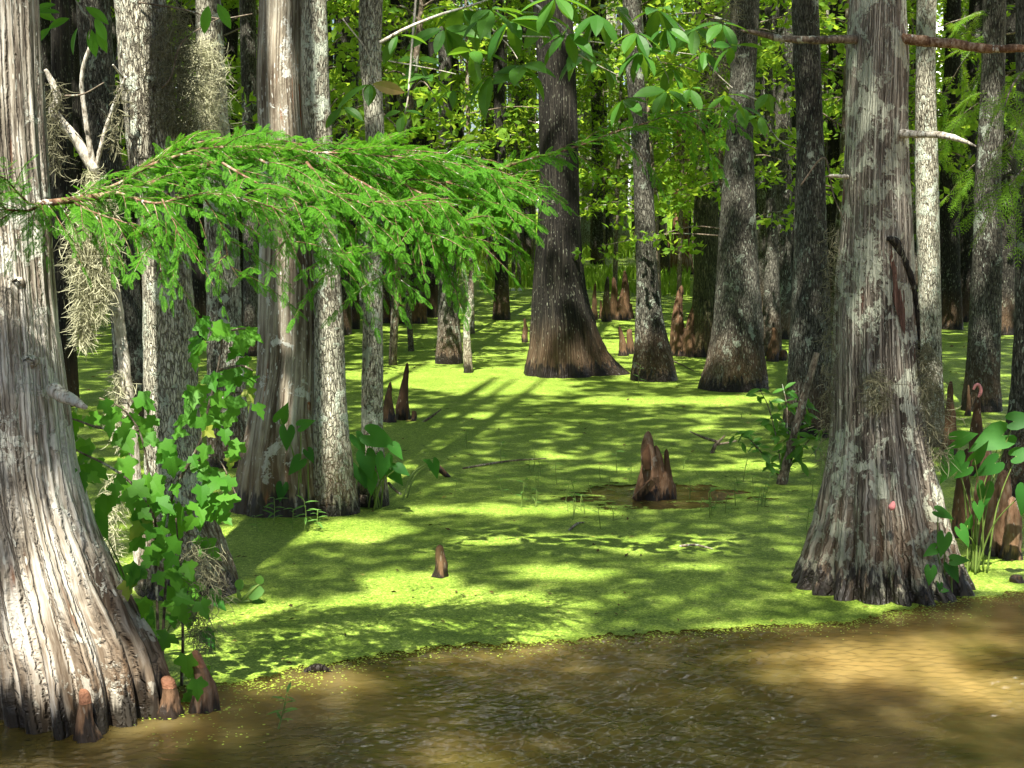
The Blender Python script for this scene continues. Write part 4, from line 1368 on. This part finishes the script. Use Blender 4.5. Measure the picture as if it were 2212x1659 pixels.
KN = [
 (948, 1250, 34, 74, 'short lone brown knee in the sunlit duckweed in front', 'knee', 4, .42),
 (1446, 1078, 28, 110, 'narrow knee touching the right side of the split knee', 'knee', -6, .3),
 (840, 914, 30, 90, 'shorter of two pointed knees beside the slender grey trunk', 'knee', 2, .2),
 (870, 909, 32, 127, 'taller of two pointed knees beside the slender grey trunk', 'knee', 8, .22),
 (893, 911, 16, 24, 'tiny stub knee right of the two pointed knees', 'knee', 0, .6),
 (1134, 741, 15, 54, 'small thin knee left of the central cypress', 'knee', 0, .35),
 (1347, 770, 22, 66, 'broken pale-tipped knee between the central root and the sunlit grey tree', 'knee', -8, .3),
 (1361, 766, 20, 56, 'dark blunt knee just left of the sunlit grey tree', 'knee', 0, .5),
 (1284, 692, 14, 82, 'slim knee standing left in the spindly cluster behind the central cypress', 'knee', 2, .4),
 (1311, 696, 20, 100, 'pale-flecked knee in the middle of the spindly cluster', 'tupelo_dark', 0, .4),
 (1328, 692, 24, 94, 'dark straight knee in the spindly cluster', 'knee', -4, .3),
 (1346, 692, 34, 108, 'tallest bottle-shaped knee of the spindly cluster', 'knee', 4, .2),
 (1298, 690, 10, 42, 'shortest spike of the spindly cluster', 'knee', 0, .3),
 (1361, 690, 16, 36, 'round low knee at the right end of the spindly cluster', 'knee', 0, .6),
 (1464, 770, 44, 154, 'tall swan-necked knee right of the sunlit grey tree', 'knee', 8, .26),
 (1497, 772, 50, 130, 'broad knee leaning on the green mossy trunk', 'knee', 8, .25),
 (1521, 770, 26, 72, 'low knee at the left foot of the stout grey trunk', 'knee', 2, .4),
 (1672, 782, 28, 76, 'bullet-shaped knee right of the stout grey trunk', 'knee', 0, .42),
 (1692, 780, 22, 24, 'low lumpy knee next to the bullet-shaped knee', 'knee', 3, .6),
 (836, 699, 26, 52, 'leftmost knee of the small sunlit group behind the slender trunk', 'knee', 0, .4),
 (859, 700, 30, 72, 'pale-topped knee of the small sunlit group', 'knee', 0, .42),
 (876, 702, 12, 34, 'narrow knee in the small sunlit group', 'knee', 0, .5),
 (896, 700, 26, 46, 'twin-topped knee, left half, beside the conical cypress foot', 'knee', 2, .45),
 (909, 700, 30, 54, 'twin-topped knee, right half, beside the conical cypress foot', 'knee', 2, .45),
 (860, 645, 20, 78, 'black spire knee behind the small sunlit group', 'knee', 0, .25),
 (2050, 990, 34, 170, 'tall dark knee behind the pink-tipped one', 'knee', 4, .3),
 (2112, 1030, 50, 175, 'tall brown knee carrying a pink curl of snail eggs', 'knee', 2, .22),
 (2080, 1165, 48, 200, 'dark reddish knee half hidden by elephant ear leaves', 'knee', 6, .4),
 (2122, 1180, 40, 228, 'grey-topped knee behind the elephant ears at the right', 'knee_orange', 4, .4),
 (2158, 1202, 66, 190, 'largest pale brown knee at the right edge', 'knee_orange', 8, .26),
 (2192, 1212, 48, 142, 'knobbly knee in front at the right edge', 'knee_orange', -4, .3),
 (2092, 900, 14, 70, 'dim slim knee in shade at the right', 'knee', 0, .3),
 (8, 1530, 30, 55, 'small orange knee at the left border', 'knee_orange', 0, .5),
 (2200, 1262, 34, 18, 'dark low lump of root at the right border', 'knee', 0, .6),
 (1128, 566, 18, 60, 'dark knee in the far grass left of the central cypress', 'knee', 0, .4),
 (1296, 568, 24, 60, 'brown square-topped stump before the two far cypresses', 'knee', 0, .75),
 (1410, 520, 8, 52, 'thin dark far knee in grass', 'knee', 0, .4),
 (1425, 522, 14, 40, 'dark pair of far knees in grass', 'knee', 0, .5),
]
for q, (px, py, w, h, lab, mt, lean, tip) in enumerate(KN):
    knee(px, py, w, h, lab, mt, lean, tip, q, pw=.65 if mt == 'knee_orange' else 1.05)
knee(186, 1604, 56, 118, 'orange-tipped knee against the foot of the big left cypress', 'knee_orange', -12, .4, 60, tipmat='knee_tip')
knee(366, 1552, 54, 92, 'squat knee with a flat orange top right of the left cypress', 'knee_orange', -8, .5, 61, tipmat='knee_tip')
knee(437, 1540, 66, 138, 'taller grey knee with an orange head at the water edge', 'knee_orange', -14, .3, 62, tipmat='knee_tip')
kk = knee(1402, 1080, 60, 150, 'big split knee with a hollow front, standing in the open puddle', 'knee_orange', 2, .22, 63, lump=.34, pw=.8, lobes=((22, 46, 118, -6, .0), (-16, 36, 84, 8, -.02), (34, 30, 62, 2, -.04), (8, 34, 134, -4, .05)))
g = G(1407, 1080)
mbk = MB()
a_, b_, c_ = W(1372, 1082, g[1] - .05), W(1412, 1040, g[1] - .12), W(1424, 1036, g[1] - .1)
for (u_, v_, t_) in ((a_, b_, .035), (b_, c_, .03)):
    ax = unit(v_ - u_)
    sd_ = unit(np.cross(ax, [0, 1.0, 0])) * t_
    bk = np.array([0, .03, 0])
    q_ = [u_ + sd_, u_ - sd_, v_ - sd_ * .7, v_ + sd_ * .7]
    mbk.add(q_ + [z_ + bk for z_ in q_], [[0, 1, 2, 3], [7, 6, 5, 4], [0, 4, 5, 1], [1, 5, 6, 2], [2, 6, 7, 3], [3, 7, 4, 0]])
o = part('broken_slab', mbk, MAT['knee_orange'], kk, kk.location, smooth=False)
mbk = MB()
tube(mbk, [W(1398, 1015, g[1] - .025), W(1396, 985, g[1] - .03), W(1400, 960, g[1] - .0)], [.03, .036, .008], 10, .2, 14)
part('hollow', mbk, MAT['rotten'], kk, kk.location)
# random knees on the far mat
rs = np.random.default_rng(9)
for q in range(26):
    px = rs.choice([rs.uniform(560, 1130), rs.uniform(1490, 2200), rs.uniform(1000, 1480)])
    knee(px, rs.uniform(515, 580), rs.uniform(7, 13), rs.uniform(18, 48), 'small dark knee far off on the duckweed', 'knee', 0, .4, 90 + q, group='far knees on the duckweed')

# pink apple-snail egg masses
mbk = MB()
yk = G(2112, 1030)[1]
tube(mbk, PW([(2103, 842), (2107, 833), (2113, 831), (2118, 838), (2118, 850), (2113, 858)], yk - .02), [.010, .013, .014, .015, .015, .008], 10, .15, 30)
single('snail_eggs', mbk, MAT['egg'], 'pink curl of snail eggs on top of a tall brown knee', 'eggs', W(2112, 860, yk))
mbk = MB()
c = W(1928, 1092, YR - .50)
tube(mbk, [c + [.006, 0, .025], c + [0, -.01, .01], c + [-.006, -.01, -.01], c + [-.008, 0, -.026]], [.005, .016, .02, .006], 12, .15, 20)
single('snail_eggs', mbk, MAT['egg'], 'pink oval snail egg mass stuck on the lichened cypress foot', 'eggs', c)

# ------------------------------------------------------------------ leafy plants
def outline_leaf(pts, fold=.12, curl=.12):
    """half outline (x along the leaf, y half width) -> template with a midrib fold"""
    pts = np.array(pts, float)
    n = len(pts)
    mid = np.column_stack([np.linspace(pts[0, 0], pts[-1, 0], n), np.zeros(n)])
    mid[:, 0] = pts[:, 0].clip(0, 1)
    V = []
    for (x, y) in mid:
        V.append((x, 0, -curl * x * x))
    for sg in (1, -1):
        for (x, y) in pts:
            V.append((x, sg * y, fold * y - curl * max(x, 0) ** 2))
    F = []
    for k in range(n - 1):
        F.append([k, k + 1, n + k + 1, n + k])
        F.append([k + 1, k, 2 * n + k, 2 * n + k + 1])
    return np.array(V), np.array(F)


ELL = outline_leaf([(0, .004), (.12, .09), (.3, .17), (.5, .2), (.7, .17), (.87, .09), (1, .003)], .25, .22)
LANCE = outline_leaf([(0, .004), (.2, .07), (.5, .1), (.8, .055), (1, .002)], .2, .3)
HEART = outline_leaf([(-.28, .12), (-.30, .24), (-.16, .36), (.08, .40), (.34, .33), (.62, .2), (.85, .08), (1, .003)], .14, .18)
MAPLE = outline_leaf([(0, .01), (-.06, .14), (-.12, .24), (.04, .30), (.10, .38), (.22, .50), (.34, .52), (.40, .36), (.44, .22), (.56, .27), (.66, .26), (.74, .14), (.86, .09), (1, .003)], .16, .2)


def stamp_leaves(mb, tmpl, P, D, N_, S):
    D = unit(D)
    N_ = np.asarray(N_, float)
    N_ = unit(N_ - D * (N_ * D).sum(-1, keepdims=True))
    stamp(mb, tmpl[0], tmpl[1], P, frame(D, N_), S)


VIEW = np.array([0, -1, .15])
# red maple growth in front of the pale tree
ym_ = YB + .35
stems, leaves = MB(), MB()
mstems = [[(345, 1525), (342, 1400), (338, 1250), (335, 1120), (320, 1010), (300, 930), (262, 880), (215, 860)],
          [(352, 1500), (352, 1380), (358, 1250), (360, 1130), (385, 1040), (420, 1000), (470, 990), (515, 1080)],
          [(392, 1480), (395, 1380), (392, 1290), (385, 1180), (380, 1120)],
          [(335, 1120), (300, 1060), (240, 1010), (170, 975), (130, 950)],
          [(300, 930), (250, 930), (200, 920), (150, 905), (110, 925)],
          [(385, 1040), (430, 960), (450, 880), (470, 800), (480, 720), (470, 695)],
          [(450, 880), (500, 850), (540, 850)], [(480, 720), (520, 710), (548, 712)], [(470, 800), (520, 790), (545, 800)]]
for k, s_ in enumerate(mstems):
    tube(stems, PW(s_, ym_ - (.25 if k > 2 else 0), ym_ - .2 - .1 * (k % 3)), [.008, .006, .003], 6, .1, 30, k)
lp = []
regions = [(110, 520, 850, 1080, 84), (240, 500, 1060, 1300, 50), (285, 420, 1290, 1420, 16), (415, 555, 685, 930, 36), (390, 440, 1430, 1500, 5)]
for (x0, x1, y0, y1, n_) in regions:
    c_ = 0
    while c_ < n_:
        px, py = rng.uniform(x0, x1), rng.uniform(y0, y1)
        # keep to the stems' neighbourhood
        d_ = min(min(math.hypot(px - a, py - b) for a, b in s_) for s_ in mstems)
        if d_ > 62 or (px > 420 and 930 < py < 990 and rng.random() < .5):
            continue
        lp.append((px, py))
        c_ += 1
lp = np.array(lp)
n = len(lp)
P = np.array([W(a, b, ym_ + rng.uniform(-.5, .1)) for a, b in lp])
D = np.column_stack([rng.normal(0, .6, n), rng.normal(-.35, .3, n), rng.normal(-.75, .35, n)])
N_ = np.column_stack([rng.normal(0, .35, n), rng.uniform(-1.1, -.35, n), rng.uniform(.3, 1.0, n)])
S = rng.uniform(.06, .125, n)
stamp_leaves(leaves, MAPLE, P, D, N_, S)
loc = G(350, 1520)
mt_ = thing('maple_sapling', 'young maple with lobed green leaves in front of the pale tree at left', 'sapling', loc)
part('stem', stems, MAT['twig'], mt_, loc)
part('foliage', leaves, MAT['maple'], mt_, loc, smooth=False)

# bay branches across the top
yb0 = YR - .6
stems, leaves = MB(), MB()
bst = [([(820, 92), (880, 60), (950, 32), (1010, 14), (1080, -10)], .010), ([(1080, 78), (1180, 80), (1260, 88), (1380, 102), (1500, 118)], .005),
       ([(1120, -20), (1170, 20), (1215, 60), (1235, 95)], .008), ([(1220, 90), (1245, 115), (1290, 140), (1340, 165)], .005), ([(1340, 20), (1400, 90), (1440, 160), (1445, 180)], .004),
       ([(1440, 30), (1490, 80), (1540, 150), (1600, 205)], .005), ([(1600, 200), (1660, 230), (1712, 290)], .004), ([(900, -20), (893, 60), (886, 150), (880, 220), (865, 280)], .008),
       ([(1010, 14), (1060, 60), (1100, 100), (1120, 130)], .005), ([(740, 40), (800, 130), (790, 230)], .004), ([(830, 130), (940, 150), (985, 160)], .004)]
for k, (s_, r) in enumerate(bst):
    tube(stems, PW(s_, yb0 + .3 * (k % 3), yb0 + .2), [r, r * .8, r * .4], 7, .1, 30, k)
clusters = [(1000, 20, 8, 100), (1060, 20, 7, 95), (960, 60, 5, 85), (1100, 45, 7, 90), (1130, 140, 7, 95), (1060, 160, 6, 95), (1170, 30, 6, 90), (1225, 70, 7, 85), (1262, 108, 8, 85), (1300, 130, 4, 75), (1330, 15, 6, 80), (1375, 70, 6, 75),
            (1385, 110, 6, 75), (1440, 60, 6, 75), (1450, 145, 5, 70), (1440, 195, 7, 72), (1490, 190, 7, 70), (1500, 60, 6, 75), (1560, 50, 5, 70), (1520, 110, 5, 65), (1600, 230, 6, 75), (1345, 215, 6, 72), (1640, 250, 4, 70), (1660, 200, 3, 60),
            (800, 180, 4, 80), (900, 130, 4, 60), (920, 165, 5, 60), (860, 75, 3, 60), (980, 190, 4, 60), (1020, 110, 5, 85), (1200, -5, 6, 90), (1290, 30, 6, 80), (1580, 100, 5, 65), (1420, 20, 6, 75), (940, 210, 4, 50), (740, 230, 4, 60), (870, 240, 4, 55), (1570, 205, 5, 66)]
P, D, N_, S = [], [], [], []
for (px, py, n_, L) in clusters:
    c = W(px, py, yb0 + rng.uniform(-.2, .5))
    a0 = rng.uniform(0, 6.28)
    for k in range(n_):
        a = a0 + k * 2 * PI / n_ + rng.normal(0, .25)
        d = np.array([math.cos(a), math.sin(a) * .8, rng.uniform(-1.1, .15)])
        P.append(c + d * .012)
        D.append(d)
        N_.append(np.array([math.cos(a) * .5, math.sin(a) * .5 - .25, .8]) + rng.normal(0, .3, 3))
        S.append(L * mpp(yb0) * rng.uniform(.65, 1.1))
stamp_leaves(leaves, ELL, np.array(P), np.array(D), np.array(N_), np.array(S))
loc = W(1080, -10, yb0)
bt = thing('bay_branch', 'broad glossy-leaved branches reaching down across the top of the view', 'branch', loc)
part('stem', stems, MAT['deadwood'], bt, loc)
part('foliage', leaves, MAT['bay'], bt, loc, smooth=False)

# leafy twig at top left
yt = YB + .5
stems, leaves = MB(), MB()
tube(stems, PW([(150, -30), (175, 20), (195, 45), (192, 85)], yt), [.005, .004, .002], 6, 0, 20)
spots2 = [(185, 15, -30, 52), (205, 40, -60, 46), (168, 60, -110, 50), (195, 62, -80, 52), (210, 60, -70, 48), (150, 40, -160, 44), (130, 28, 170, 40), (170, 5, 100, 50), (190, -5, 40, 60), (120, 10, -170, 46), (110, 60, -140, 44), (450, 12, -100, 52), (470, 8, -60, 50), (120, 45, 150, 40)]
P = np.array([W(a, b, yt + rng.uniform(-.05, .05)) for a, b, c, d in spots2])
D = np.array([[math.cos(math.radians(c)), -.2, math.sin(math.radians(c))] for a, b, c, d in spots2])
stamp_leaves(leaves, ELL, P, D, np.tile([0.1, -.8, .5], (len(P), 1)) + rng.normal(0, .3, (len(P), 3)), np.array([d * mpp(yt) * 1.15 for a, b, c, d in spots2]) * np.array([1.0]))
loc = W(150, -30, yt)
bt = thing('leafy_twig', 'small twig of rounded green leaves hanging into the top left corner', 'branch', loc)
part('stem', stems, MAT['twig'], bt, loc)
part('foliage', leaves, MAT['maple'], bt, loc, smooth=False)

# shrub and its leaning dead stem
yw = G(1690, 1045)[1]
stems, leaves = MB(), MB()
ss = [[(1690, 1040), (1655, 990), (1620, 950), (1590, 930)], [(1690, 1040), (1680, 960), (1660, 880), (1640, 840)], [(1700, 1040), (1700, 950), (1700, 880), (1690, 830)], [(1692, 1030), (1740, 960), (1770, 930)], [(1700, 1000), (1730, 900), (1745, 850)]]
P = []
for k, s_ in enumerate(ss):
    q = PW(s_, yw, yw + .3 * (k % 3 - 1))
    tube(stems, q, [.007, .005, .002], 6, .1, 24, k)
    q = spline(np.array(q), 40)
    for i_ in range(8, 40, 2):
        P += [q[i_] + rng.normal(0, .025, 3)] * 2
P = np.array(P)
n = len(P)
D = np.column_stack([rng.normal(0, .8, n), rng.normal(-.2, .5, n), rng.normal(0, .45, n)])
N_ = np.column_stack([rng.normal(0, .4, n), rng.normal(-.5, .3, n), rng.uniform(.3, 1, n)])
stamp_leaves(leaves, ELL, P, D, N_, rng.uniform(.07, .14, n))
loc = G(1690, 1040)
bt = thing('swamp_shrub', 'small shrub of pointed grey-green leaves left of the lichened cypress', 'shrub', loc)
part('stem', stems, MAT['twig'], bt, loc)
part('foliage', leaves, MAT['bay'], bt, loc, smooth=False)
mbk = MB()
tube(mbk, PW([(1688, 1048), (1705, 980), (1725, 900), (1745, 830), (1765, 762)], yw - .05, yw - .1), [.05, .036, .034, .03, .026], 14, .2, 50, 4)
single('leaning_snag', mbk, MAT['twig'], 'leaning bare dead stem with black foot in front of the shrub', 'dead stem', G(1688, 1048))


def ears(name, label, cat, base, leaf, Y, dark=False):
    """leaf: (px, py of the stalk joint, tip direction angle in the picture, size, yaw)"""
    stems, leaves = MB(), MB()
    loc = G(*base)
    for (px, py, ang, size, yaw) in leaf:
        c = W(px, py, Y + rng.uniform(-.12, .12))
        a = math.radians(ang)
        d = np.array([math.cos(a), -.25, math.sin(a)])
        nn = np.array([yaw, -1.0, .55])
        stamp_leaves(leaves, HEART, np.array([c]), np.array([d]), np.array([nn]), np.array([size * .70 * mpp(Y)]))
        b0 = loc + rng.normal(0, .03, 3) * np.array([1, 1, 0])
        tube(stems, [b0, (b0 + c) / 2 + np.array([(b0[0] - c[0]) * .15, .02, .05]), c], [.007, .005, .003], 6, 0, 16)
    t_ = thing(name, label, cat, loc)
    part('stem', stems, MAT['stem'], t_, loc)
    part('foliage', leaves, MAT['ear'], t_, loc, smooth=True)


yr = G(2110, 1250)[1]
ears('elephant_ear_plant', 'bright elephant ear plant with heart-shaped leaves among the right-hand knees', 'plant', (2110, 1240),
     [(2060, 985, -115, 95, .3), (2065, 950, 20, 70, .8), (2165, 940, 200, 120, -.2), (2190, 910, 10, 80, .2), (2090, 1010, -140, 55, 1.0), (2105, 990, 50, 70, 1.0), (2128, 1052, -95, 72, 0), (2112, 1092, -80, 52, .2), (2150, 1000, -150, 80, .6), (2195, 985, 20, 70, -.6), (2075, 1145, -60, 60, .3), (2090, 1135, 70, 40, .4), (2215, 1060, -100, 80, 0)], yr)
ears('elephant_ear_plant', 'low elephant ear sprout on the right foot of the lichened cypress', 'plant', (2040, 1292),
     [(2040, 1160, -100, 66, .2), (2020, 1185, -150, 46, .2), (2010, 1230, -95, 52, .1), (2052, 1222, -60, 62, .2), (2060, 1210, 5, 50, .3), (2026, 1105, -20, 55, .6), (2030, 1262, -90, 26, 0), (2036, 1275, 0, 22, 0)], G(2040, 1300)[1])
ears('elephant_ear_plant', 'dark elephant ears crowding the foot of the slender grey trunk', 'plant', (815, 1100),
     [(770, 945, -60, 60, .2), (800, 940, -20, 95, 0), (850, 965, -50, 50, .3), (790, 985, -75, 80, .1), (830, 990, -100, 70, .2), (775, 1010, -70, 70, 0), (845, 1015, -50, 62, 0), (800, 1030, -85, 60, .2), (860, 1010, -30, 45, .3)], G(800, 1112)[1])
ears('elephant_ear_plant', 'climbing plant with a few heart leaves between the peeled cypress and slim trunk', 'plant', (655, 1115),
     [(620, 930, -90, 64, .2), (605, 905, 60, 60, .6), (650, 920, 25, 50, .3), (665, 975, -60, 42, .2), (648, 995, -130, 58, .2), (610, 1050, -100, 52, .1)], G(640, 1125)[1])
ears('elephant_ear_plant', 'single drooping heart leaf on a long stalk in the shaded duckweed', 'plant', (870, 1080),
     [(935, 1000, -70, 52, .4), (925, 998, 150, 20, .2)], G(900, 1075)[1])
ears('elephant_ear_plant', 'broad green blades between the left cypress and the maple stems', 'plant', (318, 1450),
     [(205, 1110, -60, 90, .2), (245, 1240, -50, 95, .3), (262, 1265, -65, 60, .2), (310, 1320, -55, 75, .5), (460, 1290, -40, 60, .5), (445, 1370, -55, 60, .5)], YB + .55)

# ------------------------------------------------------------------ small weeds
def sprig(px, py, h, n_, label, leaf=1.0, lean=0, group=None, mat='weed', tmpl=LANCE):
    g = G(px, py)
    s = mpp(g[1])
    stems, leaves = MB(), MB()
    tip = g + np.array([lean * s, 0, h * s])
    q = spline(np.array([g - [0, 0, .04], g * .5 + tip * .5 + [rng.normal(0, .06) * h * s, 0, 0], tip]), 14)
    tube(stems, q, [.0045, .0022], 5)
    P, D, N_, S = [], [], [], []
    for k in range(n_):
        t = .35 + .65 * (k + 1) / n_
        a = k * 2.4 + rng.normal(0, .3)
        i_ = int(t * 13)
        d = np.array([math.cos(a), math.sin(a) * .8, rng.uniform(-.1, .7)])
        P.append(q[i_]); D.append(d); N_.append([0, -.3, 1]); S.append(leaf * h * s * rng.uniform(.28, .5))
    stamp_leaves(leaves, tmpl, np.array(P), np.array(D), np.array(N_), np.array(S))
    t_ = thing('water_weed', label, 'weed', g, group)
    part('stem', stems, MAT['stem'], t_, g)
    part('foliage', leaves, MAT[mat], t_, g, smooth=False)


sprig(596, 1575, 82, 12, 'single leafy sprout leaning in the brown water in front', 1.0, 26)
for (px, py, h, l) in ((655, 1148, 70, 'tallest pale weed at the foot of the slim pale trunk'), (685, 1150, 50, 'small pale weed right of the taller one by the slim trunk'), (630, 1145, 48, 'weed left of the tallest one by the slim trunk'), (590, 1135, 62, 'weed at the foot of the peeled cypress'), (555, 1152, 40, 'lowest weed nearest the pale tree foot')):
    sprig(px, py, h, 10, l, 1.1, rng.uniform(-8, 8))
rs = np.random.default_rng(15)
for k in range(58):
    px = rs.uniform(960, 1760)
    py = 1075 + rs.normal(0, 34) + (px - 1300) * .02
    if 1360 < px < 1460 and py < 1100:
        continue
    sprig(px, py, rs.uniform(18, 58), int(rs.integers(2, 7)), 'thin green weed sprig poking up round the open puddle', .8, rs.uniform(-12, 12), 'weed sprigs round the puddle', 'weed' if rs.random() < .6 else 'ear')
for (px, py, h, l) in ((1378, 838, 50, 'thin sprig before the foot of the sunlit grey tree'), (1124, 735, 42, 'pale thin sprig beside the small thin knee'), (1100, 668, 22, 'dark sprig near the lone slim trunk'), (1600, 905, 20, 'sprig in duckweed before the stout grey trunk'), (1566, 1110, 46, 'curled pale sprig right of the split knee'), (1540, 1115, 34, 'rounded-leaf weed right of the split knee'), (1830, 1060, 30, 'weed in front of the leaning dead stem')):
    sprig(px, py, h, 5, l, .9, rng.uniform(-6, 6))

# water hyacinth
g = G(520, 1305)
stems, leaves = MB(), MB()
ROUND = outline_leaf([(0, .02), (.08, .25), (.3, .42), (.6, .44), (.85, .28), (1, .01)], .15, .1)
for (px, py, a, s) in ((478, 1292, 140, 34), (512, 1272, 60, 26), (536, 1285, 20, 40), (560, 1262, 80, 22), (500, 1300, -20, 34), (545, 1305, -20, 30)):
    c = W(px, py, g[1])
    c[2] = max(c[2], .015)
    stamp_leaves(leaves, ROUND, np.array([c]), np.array([[math.cos(math.radians(a)), -.3, math.sin(math.radians(a))]]), np.array([[0.1, -.8, .6]]), np.array([s * mpp(g[1])]))
    tube(stems, [g + [0, 0, .0], (g + c) / 2 + [0, 0, .01], c], [.008, .012, .004], 7, 0, 10)
t_ = thing('water_hyacinth', 'floating water hyacinth with round pale leaves at the foot of the pale tree', 'plant', g)
part('stem', stems, MAT['stem'], t_, g)
part('foliage', leaves, MAT['weed'], t_, g)

# ------------------------------------------------------------------ sticks and floating bits
def stick(paths, label, mat='twig', cat='stick', name='stick'):
    mb = MB()
    for (pts, r) in paths:
        tube(mb, pts, r, 7, .15, 20)
    return single(name, mb, MAT[mat], label, cat, np.asarray(paths[0][0][0]))


ysk = G(1538, 980)[1]
stick([(PW([(1536, 984), (1545, 962), (1550, 955), (1520, 945), (1490, 932)], ysk), [.02, .02, .016, .011, .006]), (PW([(1548, 958), (1562, 945), (1566, 940)], ysk), [.014, .01, .004]), (PW([(1550, 960), (1575, 956), (1592, 952)], ysk), [.012, .009, .005])], 'forked bare stick poking out of the duckweed right of the split knee')
yk = G(915, 912)[1]
stick([(PW([(914, 912), (935, 898), (953, 884)], yk), [.014, .011, .006])], 'short straight stick angled out right of the two pointed knees')
yk = G(968, 1032)[1]
stick([(PW([(935, 1002), (955, 1018), (972, 1034)], yk), [.03, .026, .02])], 'thick broken branch end by the drooping heart leaf', 'knee', 'branch', 'broken_branch')
yk = G(865, 1070)[1]
stick([(PW([(838, 1042), (855, 1060), (876, 1075)], yk), [.012, .01, .006])], 'dark bent stick right of the dark elephant ears')
for k, (a, b, l) in enumerate((((1000, 1012), (1180, 990), 'long thin dark stick lying on the shaded duckweed'), ((1468, 1180), (1540, 1186), 'short dark twig on the duckweed below the split knee'), ((1440, 775), (1500, 802), 'pale twig on the duckweed between two grey trees'), ((1230, 1145), (1262, 1128), 'dark stick standing among the front weeds'), ((1800, 1100), (1850, 1092), 'dark twig floating left of the lichened cypress'))):
    p0, p1 = G(*a, .012), G(*b, .012)
    stick([([p0, (p0 + p1) / 2 + [.0, .03, .012], p1], [.010, .009, .004])], l)
g = G(685, 1450)
mbk = MB()
tube(mbk, [g + [-.075, 0, -.008], g + [-.05, 0, .0], g + [-.01, 0, .014], g + [.035, 0, .012], g + [.075, 0, -.005]], [.008, .018, .025, .02, .006], 12, .25, 30)
single('driftwood', mbk, MAT['cypress_dark'], 'dark rounded lump of driftwood at the edge of the duckweed in front', 'driftwood', g)
for k, (px, l) in enumerate(((1108, 'left of two white blobs floating near the central cypress'), (1123, 'right of two white blobs floating near the central cypress'))):
    g = G(px, 629)
    mbk = MB()
    tube(mbk, [g + [0, 0, -.01], g + [0, 0, .03], g + [0, 0, .07], g + [0, 0, .09]], [.05, .055, .04, .006], 12, .1, 14)
    single('white_blob', mbk, MAT['white'], l, 'float', g)

# turtle basking on a log
yt_ = G(1300, 602)[1]
s = mpp(yt_)
mbk = MB()
tube(mbk, PW([(1272, 607), (1290, 604), (1312, 602), (1338, 606)], yt_), [.02, .04, .04, .015], 12, .2, 24)
single('floating_log', mbk, MAT['cypress_dark'], 'small dark log floating behind the central cypress', 'log', W(1300, 605, yt_))
c = W(1301, 600, yt_)
loc = c
tt = thing('turtle', 'dark turtle basking with neck raised on the small log', 'turtle', loc)
u, v = np.meshgrid(np.linspace(0, 2 * PI, 25)[:-1], np.linspace(0, PI / 2, 9), indexing='xy')
X = np.stack([c[0] + .165 * np.cos(u) * np.cos(v), c[1] + .12 * np.sin(u) * np.cos(v), c[2] + .03 + .105 * np.sin(v)], -1)
i, j = np.meshgrid(np.arange(8), np.arange(24), indexing='ij')
F = np.stack([i * 24 + j, i * 24 + (j + 1) % 24, (i + 1) * 24 + (j + 1) % 24, (i + 1) * 24 + j], -1).reshape(-1, 4)
part('shell', MB().add(X.reshape(-1, 3), F), MAT['shell'], tt, loc)
mbk = MB()
tube(mbk, [c + [.12, 0, .03], c + [-.1, 0, .035], c + [-.15, -.01, .07], c + [-.185, -.015, .12], c + [-.215, -.02, .135], c + [-.235, -.02, .13]], [.07, .075, .035, .026, .026, .008], 12, 0, 30)
for (dx, dy) in ((-.1, -.11), (.1, -.11), (-.1, .11), (.1, .11)):
    tube(mbk, [c + [dx * .6, dy * .6, .04], c + [dx * 1.2, dy * 1.1, .03], c + [dx * 1.5, dy * 1.2, .0]], [.035, .028, .016], 8, 0, 8)
part('body', mbk, MAT['skin'], tt, loc)

# bare twigs hanging in the shade
for pts, Y, l in (([(350, 190), (370, 165), (384, 110), (410, 75), (485, 33)], Yp - .3, 'bare curved twig in front of the pale tree'),
                  ([(300, 5), (395, 20), (470, 40), (545, 30)], Yp - .2, 'dark drooping twig between the pale tree and peeled cypress'),
                  ([(140, 207), (180, 203), (225, 178)], ym - .1, 'short bare twig across the snag prongs'),
                  ([(1730, 400), (1780, 340), (1800, 420), (1825, 480)], YR - .1, 'bare twig left of the lichened cypress'),
                  ([(1630, 230), (1680, 300), (1722, 322)], YR + .6, 'bare twig reaching to the straight grey trunk')):
    stick([(PW(pts, Y), [.006, .005, .003])], l)
print('objects', len(bpy.data.objects), 'faces', sum(len(m_.polygons) for m_ in bpy.data.meshes))
